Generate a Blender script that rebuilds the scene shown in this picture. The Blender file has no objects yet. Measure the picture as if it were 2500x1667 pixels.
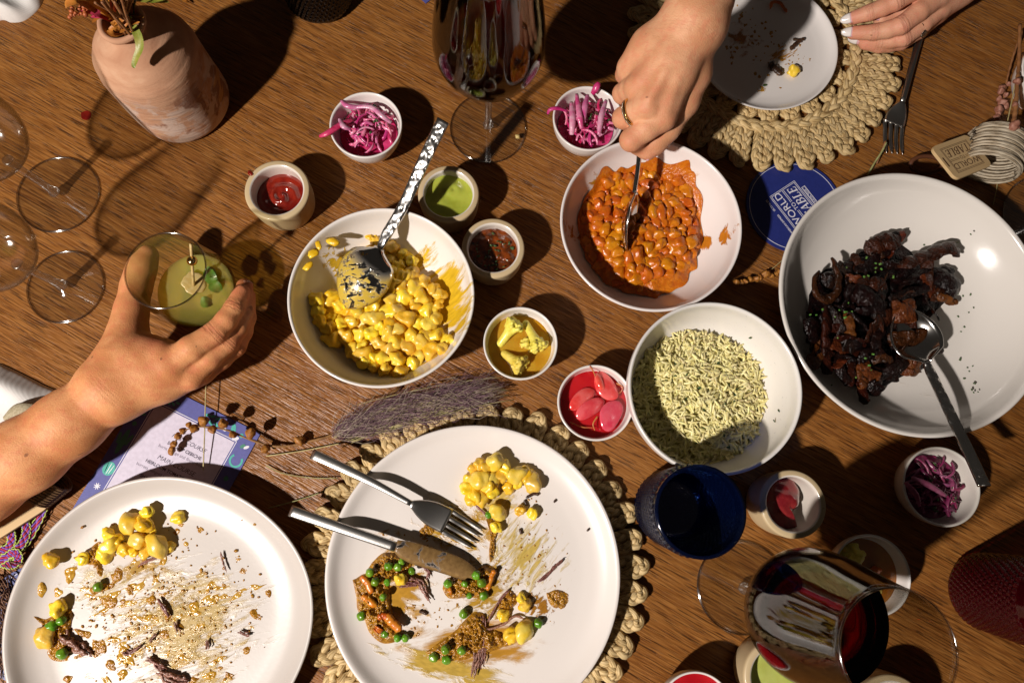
import bpy, bmesh, math, random
import numpy as np
from mathutils import Vector, Matrix, Euler, noise

random.seed(7)
rng = np.random.default_rng(7)
sc = bpy.context.scene
COL = sc.collection
PI = math.pi
V3 = Vector

# ------------------------------------------------------------------ camera
CAM_H = 0.62                        # lens height over the table top
FPX, CU, CV = 1667.0, 1250.0, 833.5  # focal length and centre of the frame, photo pixels
NADIR = (1185.0, 1180.0)            # where the plumb line under the lens meets the picture
_zc = -V3((NADIR[0] - CU, -(NADIR[1] - CV), -FPX)).normalized()
_xc = (V3((1, 0, 0)) - _zc * _zc.x).normalized()
_yc = _zc.cross(_xc)
CAM_R = Matrix((_xc, _yc, _zc))     # camera axes -> world
cam_d = bpy.data.cameras.new('camera')
cam_d.sensor_width = 36.0
cam_d.lens = 36.0 * FPX / 2500.0
cam_d.clip_start, cam_d.clip_end = 0.01, 50
cam = bpy.data.objects.new('camera', cam_d)
cam.matrix_world = Matrix.Translation((0, 0, CAM_H)) @ CAM_R.to_4x4()
COL.objects.link(cam)
sc.camera = cam

# ------------------------------------------------------------------ dim room and the hard photographic lamp
w = bpy.data.worlds.new('World'); sc.world = w; w.use_nodes = True
w.node_tree.nodes['Background'].inputs[0].default_value = (1.0, 0.86, 0.74, 1)
w.node_tree.nodes['Background'].inputs[1].default_value = 0.020
ld = bpy.data.lights.new('flash_lamp', 'POINT')
ld.energy = 196.0
ld.shadow_soft_size = 0.040
ld.color = (1.0, 0.915, 0.85)
lamp = bpy.data.objects.new('flash_lamp', ld)
lamp.location = (-1.16, -0.78, 1.46)
COL.objects.link(lamp)
sc.view_settings.view_transform = 'Standard'
sc.view_settings.look = 'None'
sc.view_settings.exposure = 0.30
sc.view_settings.gamma = 1.0
sc.cycles.use_denoising = True
sc.cycles.max_bounces = 12
sc.cycles.transparent_max_bounces = 24
sc.cycles.sample_clamp_indirect = 4.0
sc.cycles.use_adaptive_sampling = False

# ------------------------------------------------------------------ helpers
def at(u, v, z=0.0):
    """table-space point at height z seen at photo position (u, v)"""
    d = CAM_R @ V3(((u - CU) / FPX, -(v - CV) / FPX, -1.0))
    return V3((0, 0, CAM_H)) + d * ((z - CAM_H) / d.z)
def px(u, v, z=0.0):
    return (at(u + 1, v, z) - at(u, v, z)).length
def atp(pts, z=0.0):
    return [at(p[0], p[1], p[2] if len(p) > 2 else z) for p in pts]

def wloc(o):
    p = V3((0, 0, 0))
    while o is not None:
        p += o.location; o = o.parent
    return p
def tag(o, label=None, cat=None, group=None, kind=None):
    if label: o['label'] = label
    if cat: o['category'] = cat
    if group: o['group'] = group
    if kind: o['kind'] = kind
    return o
def new(name, data, mat=None, parent=None, loc=None, rot=None, scale=None, **kw):
    """link an object; loc is a world position (parents are never rotated when this is used)"""
    if isinstance(data, MB): data = data.mesh(name)
    if mat is not None and data is not None and len(data.materials) == 0: data.materials.append(mat)
    o = bpy.data.objects.new(name, data); COL.objects.link(o)
    l = V3(loc) if loc is not None else V3((0, 0, 0))
    if parent is not None:
        o.parent = parent
        l = l - wloc(parent)
    o.location = l
    if rot is not None: o.rotation_euler = rot
    if scale is not None: o.scale = (scale,) * 3 if isinstance(scale, (int, float)) else scale
    return tag(o, **kw)
def thing(name, label, cat, loc=(0, 0, 0), group=None):
    return new(name, None, loc=loc, label=label, cat=cat, group=group)

class MB:
    """collects verts, faces and uvs for one mesh"""
    def __init__(s): s.v = []; s.f = []; s.uv = {}; s.col = None
    def add(s, vs, fs, uvs=None):
        b = len(s.v); s.v.extend([tuple(p) for p in vs])
        s.f.extend([tuple(i + b for i in f) for f in fs])
        if uvs is not None:
            for i, q in enumerate(uvs): s.uv[b + i] = q
        return s
    def mesh(s, name, smooth=True):
        m = bpy.data.meshes.new(name); m.from_pydata(s.v, [], s.f)
        if s.uv:
            l = m.uv_layers.new(name='UVMap')
            vi = np.empty(len(m.loops), dtype=np.int32); m.loops.foreach_get('vertex_index', vi)
            arr = np.zeros((len(s.v), 2), np.float32)
            for k, q in s.uv.items(): arr[k] = q
            l.data.foreach_set('uv', arr[vi].ravel())
        if smooth: m.polygons.foreach_set('use_smooth', [True] * len(m.polygons))
        m.update(); return m

def spl(pts, n):
    """Catmull-Rom through points (any dimension), n samples"""
    P = np.array([tuple(p) for p in pts], float)
    k = len(P)
    if k == 2:
        t = np.linspace(0, 1, n)[:, None]; return P[0] * (1 - t) + P[1] * t
    E = np.vstack([2 * P[0] - P[1], P, 2 * P[-1] - P[-2]])
    out = []
    for t in np.linspace(0, k - 1, n):
        i = min(int(t), k - 2); f = t - i
        a, b, c, d = E[i], E[i + 1], E[i + 2], E[i + 3]
        out.append(0.5 * (2 * b + (c - a) * f + (2 * a - 5 * b + 4 * c - d) * f * f + (3 * b - a - 3 * c + d) * f ** 3))
    return np.array(out)

def lathe(profile, n=96, rfn=None, mb=None, sub=None):
    """spin (r, z) points round z; open ends on the axis are closed by r=0"""
    if sub: profile = spl(profile, sub)
    mb = mb or MB(); vs, fs = [], []
    m = len(profile)
    for j, (r, z) in enumerate(profile):
        for i in range(n):
            a = 2 * PI * i / n
            rr = max(r, 1e-5) if rfn is None else max(r, 1e-5) + rfn(a, z, j)
            vs.append((rr * math.cos(a), rr * math.sin(a), z))
    for j in range(m - 1):
        for i in range(n):
            i2 = (i + 1) % n
            fs.append((j * n + i, j * n + i2, (j + 1) * n + i2, (j + 1) * n + i))
    return mb.add(vs, fs)

def tube(path, rad, ns=8, flat=1.0, up=(0, 0, 1), mb=None, twist=0.0, caps=True):
    """sweep an ellipse (rad sideways, rad*flat along up) down a path"""
    mb = mb or MB()
    P = [V3(p) for p in path]; n = len(P)
    R = rad if hasattr(rad, '__len__') else [rad] * n
    up = V3(up); vs, fs, uv = [], [], []
    L = 0.0
    for i, p in enumerate(P):
        t = (P[min(i + 1, n - 1)] - P[max(i - 1, 0)])
        if t.length < 1e-9: t = V3((1, 0, 0))
        t.normalize()
        s = t.cross(up)
        if s.length < 1e-4: s = t.cross(V3((1, 0.2, 0)))
        s.normalize(); q = s.cross(t)
        if i: L += (P[i] - P[i - 1]).length
        for k in range(ns):
            a = 2 * PI * k / ns + twist * i
            vs.append(p + s * (math.cos(a) * R[i]) + q * (math.sin(a) * R[i] * flat))
            uv.append((L * 100, k / ns))
    for i in range(n - 1):
        for k in range(ns):
            k2 = (k + 1) % ns
            fs.append((i * ns + k, i * ns + k2, (i + 1) * ns + k2, (i + 1) * ns + k))
    if caps:
        fs.append(tuple(range(ns - 1, -1, -1))); fs.append(tuple((n - 1) * ns + k for k in range(ns)))
    return mb.add(vs, fs, uv)

def ico(sub=3):
    bm = bmesh.new(); bmesh.ops.create_icosphere(bm, subdivisions=sub, radius=1.0)
    bm.verts.ensure_lookup_table()
    v = np.array([p.co[:] for p in bm.verts]); f = [tuple(q.index for q in x.verts) for x in bm.faces]
    bm.free(); return v, f
_ICO = {k: ico(k) for k in (1, 2, 3, 4)}
def nz(p, s=1.0, seed=0.0):
    return noise.noise(V3((p[0] * s + seed * 7.3, p[1] * s - seed * 3.1, p[2] * s + seed * 1.7)))
def blob(sx, sy, sz, amp=0.2, fs=1.2, seed=0, sub=2, pinch=None, fine=0.0):
    """noisy lump with half-sizes sx, sy, sz"""
    v, f = _ICO[sub]
    out = []
    for p in v:
        k = 1 + amp * nz(p, fs, seed) * 1.6 + (fine * nz(p, fs * 4, seed + 9) if fine else 0)
        q = [p[0] * sx * k, p[1] * sy * k, p[2] * sz * k]
        if pinch: q = pinch(q, p)
        out.append(q)
    return MB().add(out, f)
def heap(poly, base_z, zfn, nr=16, nth=72, skirt=0.0, centre=None):
    """heightfield over a star-shaped outline (list of world xy); zfn(x, y, rho) gives height over base"""
    P = np.array([(p[0], p[1]) for p in poly])
    c = P.mean(0) if centre is None else np.array(centre[:2])
    Q = spl(np.vstack([P, P[:1]]), nth + 1)[:-1]
    vs = [(c[0], c[1], base_z + zfn(c[0], c[1], 0.0))]; fs = []
    for j in range(1, nr + 1):
        rho = j / nr
        for q in Q:
            x, y = c + (q - c) * rho
            vs.append((x, y, base_z + zfn(x, y, rho)))
    n = len(Q)
    for i in range(n): fs.append((0, 1 + i, 1 + (i + 1) % n))
    for j in range(nr - 1):
        for i in range(n):
            a, b = 1 + j * n + i, 1 + j * n + (i + 1) % n
            fs.append((a, a + n, b + n, b))
    if skirt:
        b0 = len(vs)
        for i in range(n):
            p = vs[1 + (nr - 1) * n + i]; vs.append((p[0], p[1], p[2] - skirt))
        for i in range(n):
            a, b = 1 + (nr - 1) * n + i, 1 + (nr - 1) * n + (i + 1) % n
            fs.append((a, b0 + i, b0 + (i + 1) % n, b))
    # make the top face up
    m = MB().add(vs, fs)
    p0, p1, p2 = (V3(m.v[k]) for k in m.f[0])
    if (p1 - p0).cross(p2 - p0).z < 0: m.f = [tuple(reversed(f)) for f in m.f]
    return m
def inpoly(x, y, P):
    c = False; j = len(P) - 1
    for i in range(len(P)):
        if (P[i][1] > y) != (P[j][1] > y) and x < (P[j][0] - P[i][0]) * (y - P[i][1]) / (P[j][1] - P[i][1]) + P[i][0]: c = not c
        j = i
    return c
def scatter(poly, n, dmin, tries=6000, seed=1):
    """points inside a polygon with a least distance"""
    r = random.Random(seed); xs = [p[0] for p in poly]; ys = [p[1] for p in poly]; out = []
    for _ in range(tries):
        x, y = r.uniform(min(xs), max(xs)), r.uniform(min(ys), max(ys))
        if inpoly(x, y, poly) and all((x - a) ** 2 + (y - b) ** 2 > dmin * dmin for a, b in out):
            out.append((x, y))
            if len(out) >= n: break
    return out

class SDF:
    """smooth union of rounded cones and ellipsoids on a grid, meshed by surface nets"""
    def __init__(s, lo, hi, h):
        s.lo = np.array(lo, float); s.h = h
        s.n = np.maximum(np.ceil((np.array(hi) - s.lo) / h).astype(int) + 1, 4)
        s.F = np.full(s.n, 0.05, np.float32)
    def _sl(s, lo, hi):
        a = np.clip(np.floor((lo - s.lo) / s.h).astype(int), 0, s.n - 1)
        b = np.clip(np.ceil((hi - s.lo) / s.h).astype(int) + 1, 1, s.n)
        if np.any(b <= a): return None
        g = np.meshgrid(*[s.lo[i] + s.h * np.arange(a[i], b[i]) for i in range(3)], indexing='ij', sparse=True)
        return tuple(slice(a[i], b[i]) for i in range(3)), g
    def _join(s, sl, d, k, sub=False):
        f = s.F[sl]; d = d.astype(np.float32)
        if sub:
            hh = np.maximum(k - np.abs(f + d), 0) / k
            s.F[sl] = np.maximum(f, -d) + hh * hh * k * 0.25
        else:
            hh = np.maximum(k - np.abs(f - d), 0) / k
            s.F[sl] = np.minimum(f, d) - hh * hh * k * 0.25
    def cone(s, a, b, ra, rb, k=0.004, sub=False):
        a, b = np.array(a, float), np.array(b, float); m = max(ra, rb) + k + 2.5 * s.h
        r = s._sl(np.minimum(a, b) - m, np.maximum(a, b) + m)
        if r is None: return s
        sl, (X, Y, Z) = r; ab = b - a; L2 = max(ab @ ab, 1e-12)
        t = np.clip(((X - a[0]) * ab[0] + (Y - a[1]) * ab[1] + (Z - a[2]) * ab[2]) / L2, 0, 1)
        d = np.sqrt((X - a[0] - t * ab[0]) ** 2 + (Y - a[1] - t * ab[1]) ** 2 + (Z - a[2] - t * ab[2]) ** 2) - (ra + (rb - ra) * t)
        s._join(sl, d, k, sub); return s
    def ell(s, c, rad, R=None, k=0.004, sub=False):
        c = np.array(c, float); rad = np.array(rad, float); m = rad.max() + k + 2.5 * s.h
        r = s._sl(c - m, c + m)
        if r is None: return s
        sl, (X, Y, Z) = r; x, y, z = X - c[0], Y - c[1], Z - c[2]
        if R is not None:
            R = np.array(R); x, y, z = (R[0, i] * x + R[1, i] * y + R[2, i] * z for i in range(3))
        q = np.sqrt((x / rad[0]) ** 2 + (y / rad[1]) ** 2 + (z / rad[2]) ** 2)
        q2 = np.sqrt((x / rad[0] ** 2) ** 2 + (y / rad[1] ** 2) ** 2 + (z / rad[2] ** 2) ** 2) + 1e-9
        s._join(sl, q * (q - 1) / q2, k, sub); return s
    def chain(s, pts, k=0.003):
        for p, q in zip(pts[:-1], pts[1:]): s.cone(p[0], q[0], p[1], q[1], k)
        return s
    def mesh(s, name, iters=0):
        F = s.F; S = F < 0
        c8 = np.zeros(tuple(s.n - 1), np.int8)
        offs = [(i, j, k) for i in (0, 1) for j in (0, 1) for k in (0, 1)]
        n = s.n
        for (i, j, k) in offs: c8 += S[i:n[0] - 1 + i, j:n[1] - 1 + j, k:n[2] - 1 + k]
        act = (c8 > 0) & (c8 < 8)
        idx = np.argwhere(act); vid = np.full(act.shape, -1, np.int64); vid[act] = np.arange(len(idx))
        val = np.stack([F[idx[:, 0] + o[0], idx[:, 1] + o[1], idx[:, 2] + o[2]] for o in offs], 1)
        acc = np.zeros((len(idx), 3)); cnt = np.zeros(len(idx))
        for a in range(8):
            for b in range(a + 1, 8):
                oa, ob = np.array(offs[a]), np.array(offs[b])
                if np.abs(oa - ob).sum() != 1: continue
                fa, fb = val[:, a], val[:, b]; m = (fa < 0) != (fb < 0)
                t = np.where(m, fa / np.where(m, fa - fb, 1), 0)
                acc += np.where(m[:, None], oa + (ob - oa) * t[:, None], 0); cnt += m
        V = s.lo + s.h * (idx + acc / np.maximum(cnt, 1)[:, None])
        faces = []
        for ax in range(3):
            b, c = (ax + 1) % 3, (ax + 2) % 3
            sl0 = [slice(None)] * 3; sl1 = [slice(None)] * 3
            sl0[ax] = slice(0, n[ax] - 1); sl1[ax] = slice(1, n[ax])
            A, B = S[tuple(sl0)], S[tuple(sl1)]
            e = np.argwhere(A != B)
            e = e[(e[:, b] > 0) & (e[:, c] > 0) & (e[:, b] < n[b] - 1) & (e[:, c] < n[c] - 1)]
            if not len(e): continue
            q = []
            for db, dc in ((1, 1), (0, 1), (0, 0), (1, 0)):
                p = e.copy(); p[:, b] -= db; p[:, c] -= dc
                q.append(vid[p[:, 0], p[:, 1], p[:, 2]])
            q = np.stack(q, 1); ins = A[e[:, 0], e[:, 1], e[:, 2]]
            q[~ins] = q[~ins][:, ::-1]; faces.append(q)
        Q = np.vstack(faces)
        Q = Q[(Q >= 0).all(1)]
        if iters:
            for _ in range(iters):
                sm = np.zeros_like(V); ct = np.zeros(len(V))
                for a, b in ((0, 1), (1, 2), (2, 3), (3, 0)):
                    np.add.at(sm, Q[:, a], V[Q[:, b]]); np.add.at(ct, Q[:, a], 1)
                    np.add.at(sm, Q[:, b], V[Q[:, a]]); np.add.at(ct, Q[:, b], 1)
                V = 0.5 * V + 0.5 * sm / np.maximum(ct, 1)[:, None]
        m = bpy.data.meshes.new(name); m.from_pydata(V.tolist(), [], Q.tolist())
        m.polygons.foreach_set('use_smooth', [True] * len(m.polygons)); m.update()
        return m, V

# ------------------------------------------------------------------ materials
class NT:
    def __init__(s, name):
        s.m = bpy.data.materials.new(name); s.m.use_nodes = True; s.t = s.m.node_tree
        s.p = s.t.nodes['Principled BSDF']; s.out = s.t.nodes['Material Output']
    def n(s, typ, **kw):
        x = s.t.nodes.new(typ)
        for k, v in kw.items(): setattr(x, k, v)
        return x
    def l(s, a, b): s.t.links.new(a, b)
    def val(s, x, i):
        if hasattr(i, 'default_value') and not hasattr(x, 'node'): i.default_value = x
        else: s.l(x, i)
    def math(s, op, a, b=None, clamp=False):
        x = s.n('ShaderNodeMath', operation=op, use_clamp=clamp)
        s.val(a, x.inputs[0])
        if b is not None: s.val(b, x.inputs[1])
        return x.outputs[0]
    def coord(s, kind='Object', scale=None, rot=None, loc=None):
        c = s.n('ShaderNodeTexCoord').outputs[kind]
        if scale is None and rot is None and loc is None: return c
        m = s.n('ShaderNodeMapping')
        if loc is not None: m.inputs['Location'].default_value = loc
        if rot is not None: m.inputs['Rotation'].default_value = rot
        if scale is not None: m.inputs['Scale'].default_value = scale if hasattr(scale, '__len__') else (scale,) * 3
        s.l(c, m.inputs[0]); return m.outputs[0]
    def noise(s, vec, scale=5, detail=4, rough=0.5, dist=0.0, out='Fac'):
        x = s.n('ShaderNodeTexNoise')
        x.inputs['Scale'].default_value = scale; x.inputs['Detail'].default_value = detail
        x.inputs['Roughness'].default_value = rough; x.inputs['Distortion'].default_value = dist
        if vec is not None: s.l(vec, x.inputs['Vector'])
        return x.outputs[out]
    def voro(s, vec, scale=5, feature='F1', out='Distance', rnd=1.0):
        x = s.n('ShaderNodeTexVoronoi', feature=feature); x.inputs['Scale'].default_value = scale
        x.inputs['Randomness'].default_value = rnd
        if vec is not None: s.l(vec, x.inputs['Vector'])
        return x.outputs[out]
    def ramp(s, fac, stops, interp='LINEAR'):
        x = s.n('ShaderNodeValToRGB'); e = x.color_ramp; e.interpolation = interp
        while len(e.elements) < len(stops): e.elements.new(0.5)
        for i, (p, c) in enumerate(stops):
            e.elements[i].position = p
            c = (c, c, c) if not hasattr(c, '__len__') else c
            e.elements[i].color = (*c[:3], 1)
        s.l(fac, x.inputs[0]); return x.outputs[0]
    def mix(s, fac, a, b, mode='MIX'):
        x = s.n('ShaderNodeMix', data_type='RGBA', blend_type=mode)
        s.val(fac, x.inputs[0])
        for v, i in ((a, 6), (b, 7)):
            if hasattr(v, '__len__') and not hasattr(v, 'node'): x.inputs[i].default_value = (*v[:3], 1)
            else: s.l(v, x.inputs[i])
        return x.outputs[2]
    def step(s, v, lo, hi):
        x = s.n('ShaderNodeMapRange', interpolation_type='SMOOTHSTEP')
        s.val(v, x.inputs[0]); x.inputs[1].default_value = lo; x.inputs[2].default_value = hi
        return x.outputs[0]
    def bump(s, h, strength=0.3, dist=0.001, normal=None):
        x = s.n('ShaderNodeBump'); x.inputs['Strength'].default_value = strength; x.inputs['Distance'].default_value = dist
        s.l(h, x.inputs['Height'])
        if normal is not None: s.l(normal, x.inputs['Normal'])
        return x.outputs[0]
    def set(s, **kw):
        names = dict(col='Base Color', rough='Roughness', metal='Metallic', spec='Specular IOR Level', ior='IOR', trans='Transmission Weight',
                     sss='Subsurface Weight', sssr='Subsurface Radius', ssss='Subsurface Scale', coat='Coat Weight', coatr='Coat Roughness',
                     normal='Normal', sheen='Sheen Weight', alpha='Alpha')
        for k, v in kw.items():
            i = s.p.inputs[names[k]]
            if hasattr(v, 'node'): s.l(v, i)
            elif k == 'col': i.default_value = (*v[:3], 1)
            else: i.default_value = v
        return s

def mat(name, col, rough=0.5, col2=None, ns=60, detail=4, lo=0.35, hi=0.65, bump=0.0, bs=200, bd=0.001, vary=0.0, sss=0.0, sssr=(1, .4, .2), ssss=0.004,
        coord='Object', **kw):
    """plain procedural surface: two-tone noise colour, fine relief, optional variation from piece to piece"""
    N = NT(name); vec = N.coord(coord)
    c = None
    if vary:
        oi = N.n('ShaderNodeObjectInfo').outputs['Random']
        ad = N.n('ShaderNodeVectorMath', operation='ADD'); N.l(vec, ad.inputs[0])
        cb = N.n('ShaderNodeCombineXYZ'); N.l(N.math('MULTIPLY', oi, 7.0), cb.inputs[0]); N.l(oi, cb.inputs[1]); N.l(cb.outputs[0], ad.inputs[1])
        vec = ad.outputs[0]
    if col2 is not None:
        c = N.mix(N.step(N.noise(vec, ns, detail, 0.55), lo, hi), col, col2)
    else:
        c = N.mix(N.noise(vec, ns, detail), [x * 0.88 for x in col], [min(1, x * 1.1) for x in col])
    if vary:
        hs = N.n('ShaderNodeHueSaturation'); N.l(c, hs.inputs['Color'])
        N.l(N.math('ADD', N.math('MULTIPLY', oi, 2 * vary), 1 - vary), hs.inputs['Value'])
        N.l(N.math('ADD', N.math('MULTIPLY', oi, 0.03), 0.485), hs.inputs['Hue'])
        c = hs.outputs[0]
    N.set(col=c, rough=rough)
    if bump: N.set(normal=N.bump(N.noise(vec, bs, 3), bump, bd))
    if sss: N.set(sss=sss, sssr=sssr, ssss=ssss)
    N.set(**kw)
    return N.m

M = {}
def thin_glass(name, tint=(1, 1, 1), rough=0.0, ior=1.5, edge=(.55, .53, .46)):
    """thin-walled glass: clear pass-through plus Fresnel reflection"""
    N = NT(name); t = N.t; t.nodes.remove(N.p)
    tr = N.n('ShaderNodeBsdfTransparent')
    gl = N.n('ShaderNodeBsdfGlossy'); gl.inputs['Roughness'].default_value = rough
    ge = N.n('ShaderNodeNewGeometry'); dt = N.n('ShaderNodeVectorMath', operation='DOT_PRODUCT'); N.l(ge.outputs['Incoming'], dt.inputs[0]); N.l(ge.outputs['Normal'], dt.inputs[1])
    f0 = ((ior - 1) / (ior + 1)) ** 2
    fr = N.math('ADD', N.math('MULTIPLY', N.math('POWER', N.math('SUBTRACT', 1.0, N.math('ABSOLUTE', dt.outputs['Value'])), 5.0), 1 - f0), f0)   # Schlick, the same from both sides
    lng = N.math('POWER', N.math('SUBTRACT', 1.0, N.math('ABSOLUTE', dt.outputs['Value'])), 3.5)   # longer way through the wall at a slant: deeper tint
    N.l(N.mix(lng, tint, [x * e for x, e in zip(tint, edge)]), tr.inputs[0])
    mx = N.n('ShaderNodeMixShader'); N.l(fr, mx.inputs[0]); N.l(tr.outputs[0], mx.inputs[1]); N.l(gl.outputs[0], mx.inputs[2])
    N.l(mx.outputs[0], N.out.inputs[0]); return N.m
def solid_glass(name, col=(1, 1, 1), ior=1.45, rough=0.0):
    N = NT(name); N.t.nodes.remove(N.p)
    g = N.n('ShaderNodeBsdfGlass'); g.inputs['Color'].default_value = (*col, 1); g.inputs['IOR'].default_value = ior; g.inputs['Roughness'].default_value = rough
    N.l(g.outputs[0], N.out.inputs[0]); return N.m

def ceramic(name, col, rough=0.25, stains=(), speck=None, coat=0.3):
    """glazed or matte ware; stains = smears of sauce left on it, each with its own place and shape:
    (centre xy, radii xy, colour, noise scale, stretch, angle, threshold, softness, gloss)"""
    N = NT(name); obj = N.coord('Object')
    c = N.mix(N.noise(obj, 14, 4), [x * 0.955 for x in col], col)
    if speck:
        c = N.mix(N.math('MULTIPLY', N.step(N.noise(obj, 420, 2), 0.70, 0.76), 0.5), c, speck)
    r = None; h = None
    for (ctr, rad, scol, ns, st, ang, thr, soft, gloss) in stains:
        mp = N.n('ShaderNodeMapping', vector_type='TEXTURE'); mp.inputs['Location'].default_value = (ctr[0], ctr[1], 0)
        mp.inputs['Rotation'].default_value = (0, 0, ang); mp.inputs['Scale'].default_value = (rad[0], rad[1], 1); N.l(obj, mp.inputs[0])
        sx = N.n('ShaderNodeSeparateXYZ'); N.l(mp.outputs[0], sx.inputs[0])
        d = N.math('SQRT', N.math('ADD', N.math('POWER', N.math('ABSOLUTE', sx.outputs[0]), 2.0), N.math('POWER', N.math('ABSOLUTE', sx.outputs[1]), 2.0)))
        mr = N.n('ShaderNodeMapping'); mr.inputs['Rotation'].default_value = (0, 0, -ang); N.l(obj, mr.inputs[0])
        m2 = N.n('ShaderNodeMapping'); m2.inputs['Scale'].default_value = (ns / st, ns, ns / st); N.l(mr.outputs[0], m2.inputs[0])
        n1 = N.noise(m2.outputs[0], 1.0, 6, 0.62, 0.6)
        f = N.math('ADD', n1, N.math('MULTIPLY', N.math('SUBTRACT', 1.0, d), 0.42))
        f = N.step(f, thr, thr + soft)
        f = N.math('MULTIPLY', f, N.step(d, 1.15, 0.9))
        n2 = N.noise(m2.outputs[0], 3.0, 3, 0.5)
        sc2 = N.mix(n2, [x * 0.55 for x in scol], [min(1, x * 1.35) for x in scol])
        c = N.mix(f, c, sc2)
        g = N.math('MULTIPLY', f, gloss)
        h = f if h is None else N.math('ADD', h, f)
        r = g if r is None else N.math('MAXIMUM', r, g)
    N.set(col=c, coat=coat, coatr=0.08)
    if r is not None:
        N.set(rough=N.math('ADD', N.math('MULTIPLY', r, 0.18 - rough), rough))
        N.set(normal=N.bump(N.math('ADD', h, N.math('MULTIPLY', N.noise(obj, 300, 2), 0.08)), 0.6, 0.0006))
    else:
        N.set(rough=rough, normal=N.bump(N.noise(obj, 60, 3), 0.12, 0.0006))
    return N.m
# ------------------------------------------------------------------ the table top
def wood():
    N = NT('brown_oak_table')
    base = N.coord('Object')
    r = N.n('ShaderNodeMapping'); r.inputs['Rotation'].default_value = (0, 0, math.radians(29)); N.l(base, r.inputs[0])
    def st(a, b, loc=(0, 0, 0)):
        m = N.n('ShaderNodeMapping'); m.inputs['Scale'].default_value = (a, b, 1); m.inputs['Location'].default_value = loc; N.l(r.outputs[0], m.inputs[0]); return m.outputs[0]
    fine = N.noise(st(40, 640), 1.0, 3, 0.55, 0.25)
    mid = N.noise(st(15, 230, (3, 5, 0)), 1.0, 4, 0.6, 0.35)
    wide = N.noise(st(2.2, 16, (1, 2, 0)), 1.0, 4, 0.55, 0.6)
    pores = N.noise(st(34, 900, (7, 1, 0)), 1.0, 2, 0.5, 0.1)
    f = N.math('ADD', N.math('MULTIPLY', fine, 0.52), N.math('ADD', N.math('MULTIPLY', mid, 0.32), N.math('MULTIPLY', wide, 0.16)))
    c = N.ramp(f, [(0.28, (0.085, 0.025, 0.005)), (0.43, (0.190, 0.068, 0.014)), (0.52, (0.262, 0.104, 0.023)), (0.62, (0.335, 0.145, 0.036)), (0.76, (0.45, 0.222, 0.066))])
    pd = N.step(pores, 0.44, 0.34)
    c = N.mix(N.math('MULTIPLY', pd, 0.65), c, (0.022, 0.008, 0.003))
    # old marks of grease: patches with their own outline
    wet = N.step(N.noise(base, 9.0, 4, 0.6), 0.60, 0.72)
    c = N.mix(N.math('MULTIPLY', wet, 0.18), c, (0.06, 0.022, 0.008))
    h = N.math('SUBTRACT', N.math('ADD', N.math('MULTIPLY', fine, 0.9), N.math('MULTIPLY', mid, 0.5)), N.math('MULTIPLY', pd, 0.55))
    N.set(col=c, rough=N.math('ADD', N.math('MULTIPLY', fine, 0.20), 0.24), spec=0.30, normal=N.bump(h, 0.8, 0.0012))
    return N.m
tb = MB()
tb.add([(-1.25, -0.95, 0), (1.25, -0.95, 0), (1.25, 1.35, 0), (-1.25, 1.35, 0), (-1.25, -0.95, -0.035), (1.25, -0.95, -0.035), (1.25, 1.35, -0.035), (-1.25, 1.35, -0.035)],
       [(0, 1, 2, 3), (7, 6, 5, 4), (0, 4, 5, 1), (1, 5, 6, 2), (2, 6, 7, 3), (3, 7, 4, 0)])
new('table_top', tb.mesh('table_top', False), wood(), kind='structure', label='brown oak table top with fine diagonal grain')

# ------------------------------------------------------------------ shared surfaces
M['white'] = ceramic('white_glaze', (0.78, 0.74, 0.70), 0.22)
M['tan'] = ceramic('tan_clay', (0.56, 0.43, 0.25), 0.42, speck=(0.25, 0.15, 0.07), coat=0.1)
M['cream'] = ceramic('cream_glaze', (0.70, 0.64, 0.57), 0.2)
M['glass'] = thin_glass('clear_glass', (.985, .985, .975), 0.085, 1.85, (.50, .47, .41))
M['glass_red'] = thin_glass('crisp_clear_glass', (.985, .985, .975), 0.0, 1.62, (.50, .47, .41))
M['stem'] = thin_glass('clear_stem_glass', (.97, .96, .94), 0.26, 4.2, (.70, .66, .60))
M['glass_rim'] = thin_glass('thick_glass_edge', (.86, .83, .78), 0.14, 2.2, (.52, .48, .42))
M['steel'] = mat('brushed_steel', (0.56, 0.54, 0.51), 0.31, bump=0.06, bs=900, metal=1.0)
def hammered(name, strength=0.62, rough=0.24):
    N = NT(name); v = N.coord('Object')
    d = N.voro(v, 210, 'SMOOTH_F1')
    N.set(col=(0.62, 0.60, 0.57), metal=1.0, rough=rough, normal=N.bump(d, strength, 0.0022)); return N.m
M['hammered'] = hammered('hammered_steel')
M['mirror'] = mat('polished_steel', (0.62, 0.60, 0.57), 0.14, metal=1.0)
M['gold'] = mat('gold', (0.85, 0.55, 0.20), 0.15, metal=1.0)

def place(u, v, z, rpx):
    """axis position and radius of a round rim seen at (u, v) at height z"""
    p = at(u, v, z); return V3((p.x, p.y, 0)), rpx * px(u, v, z)

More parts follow.
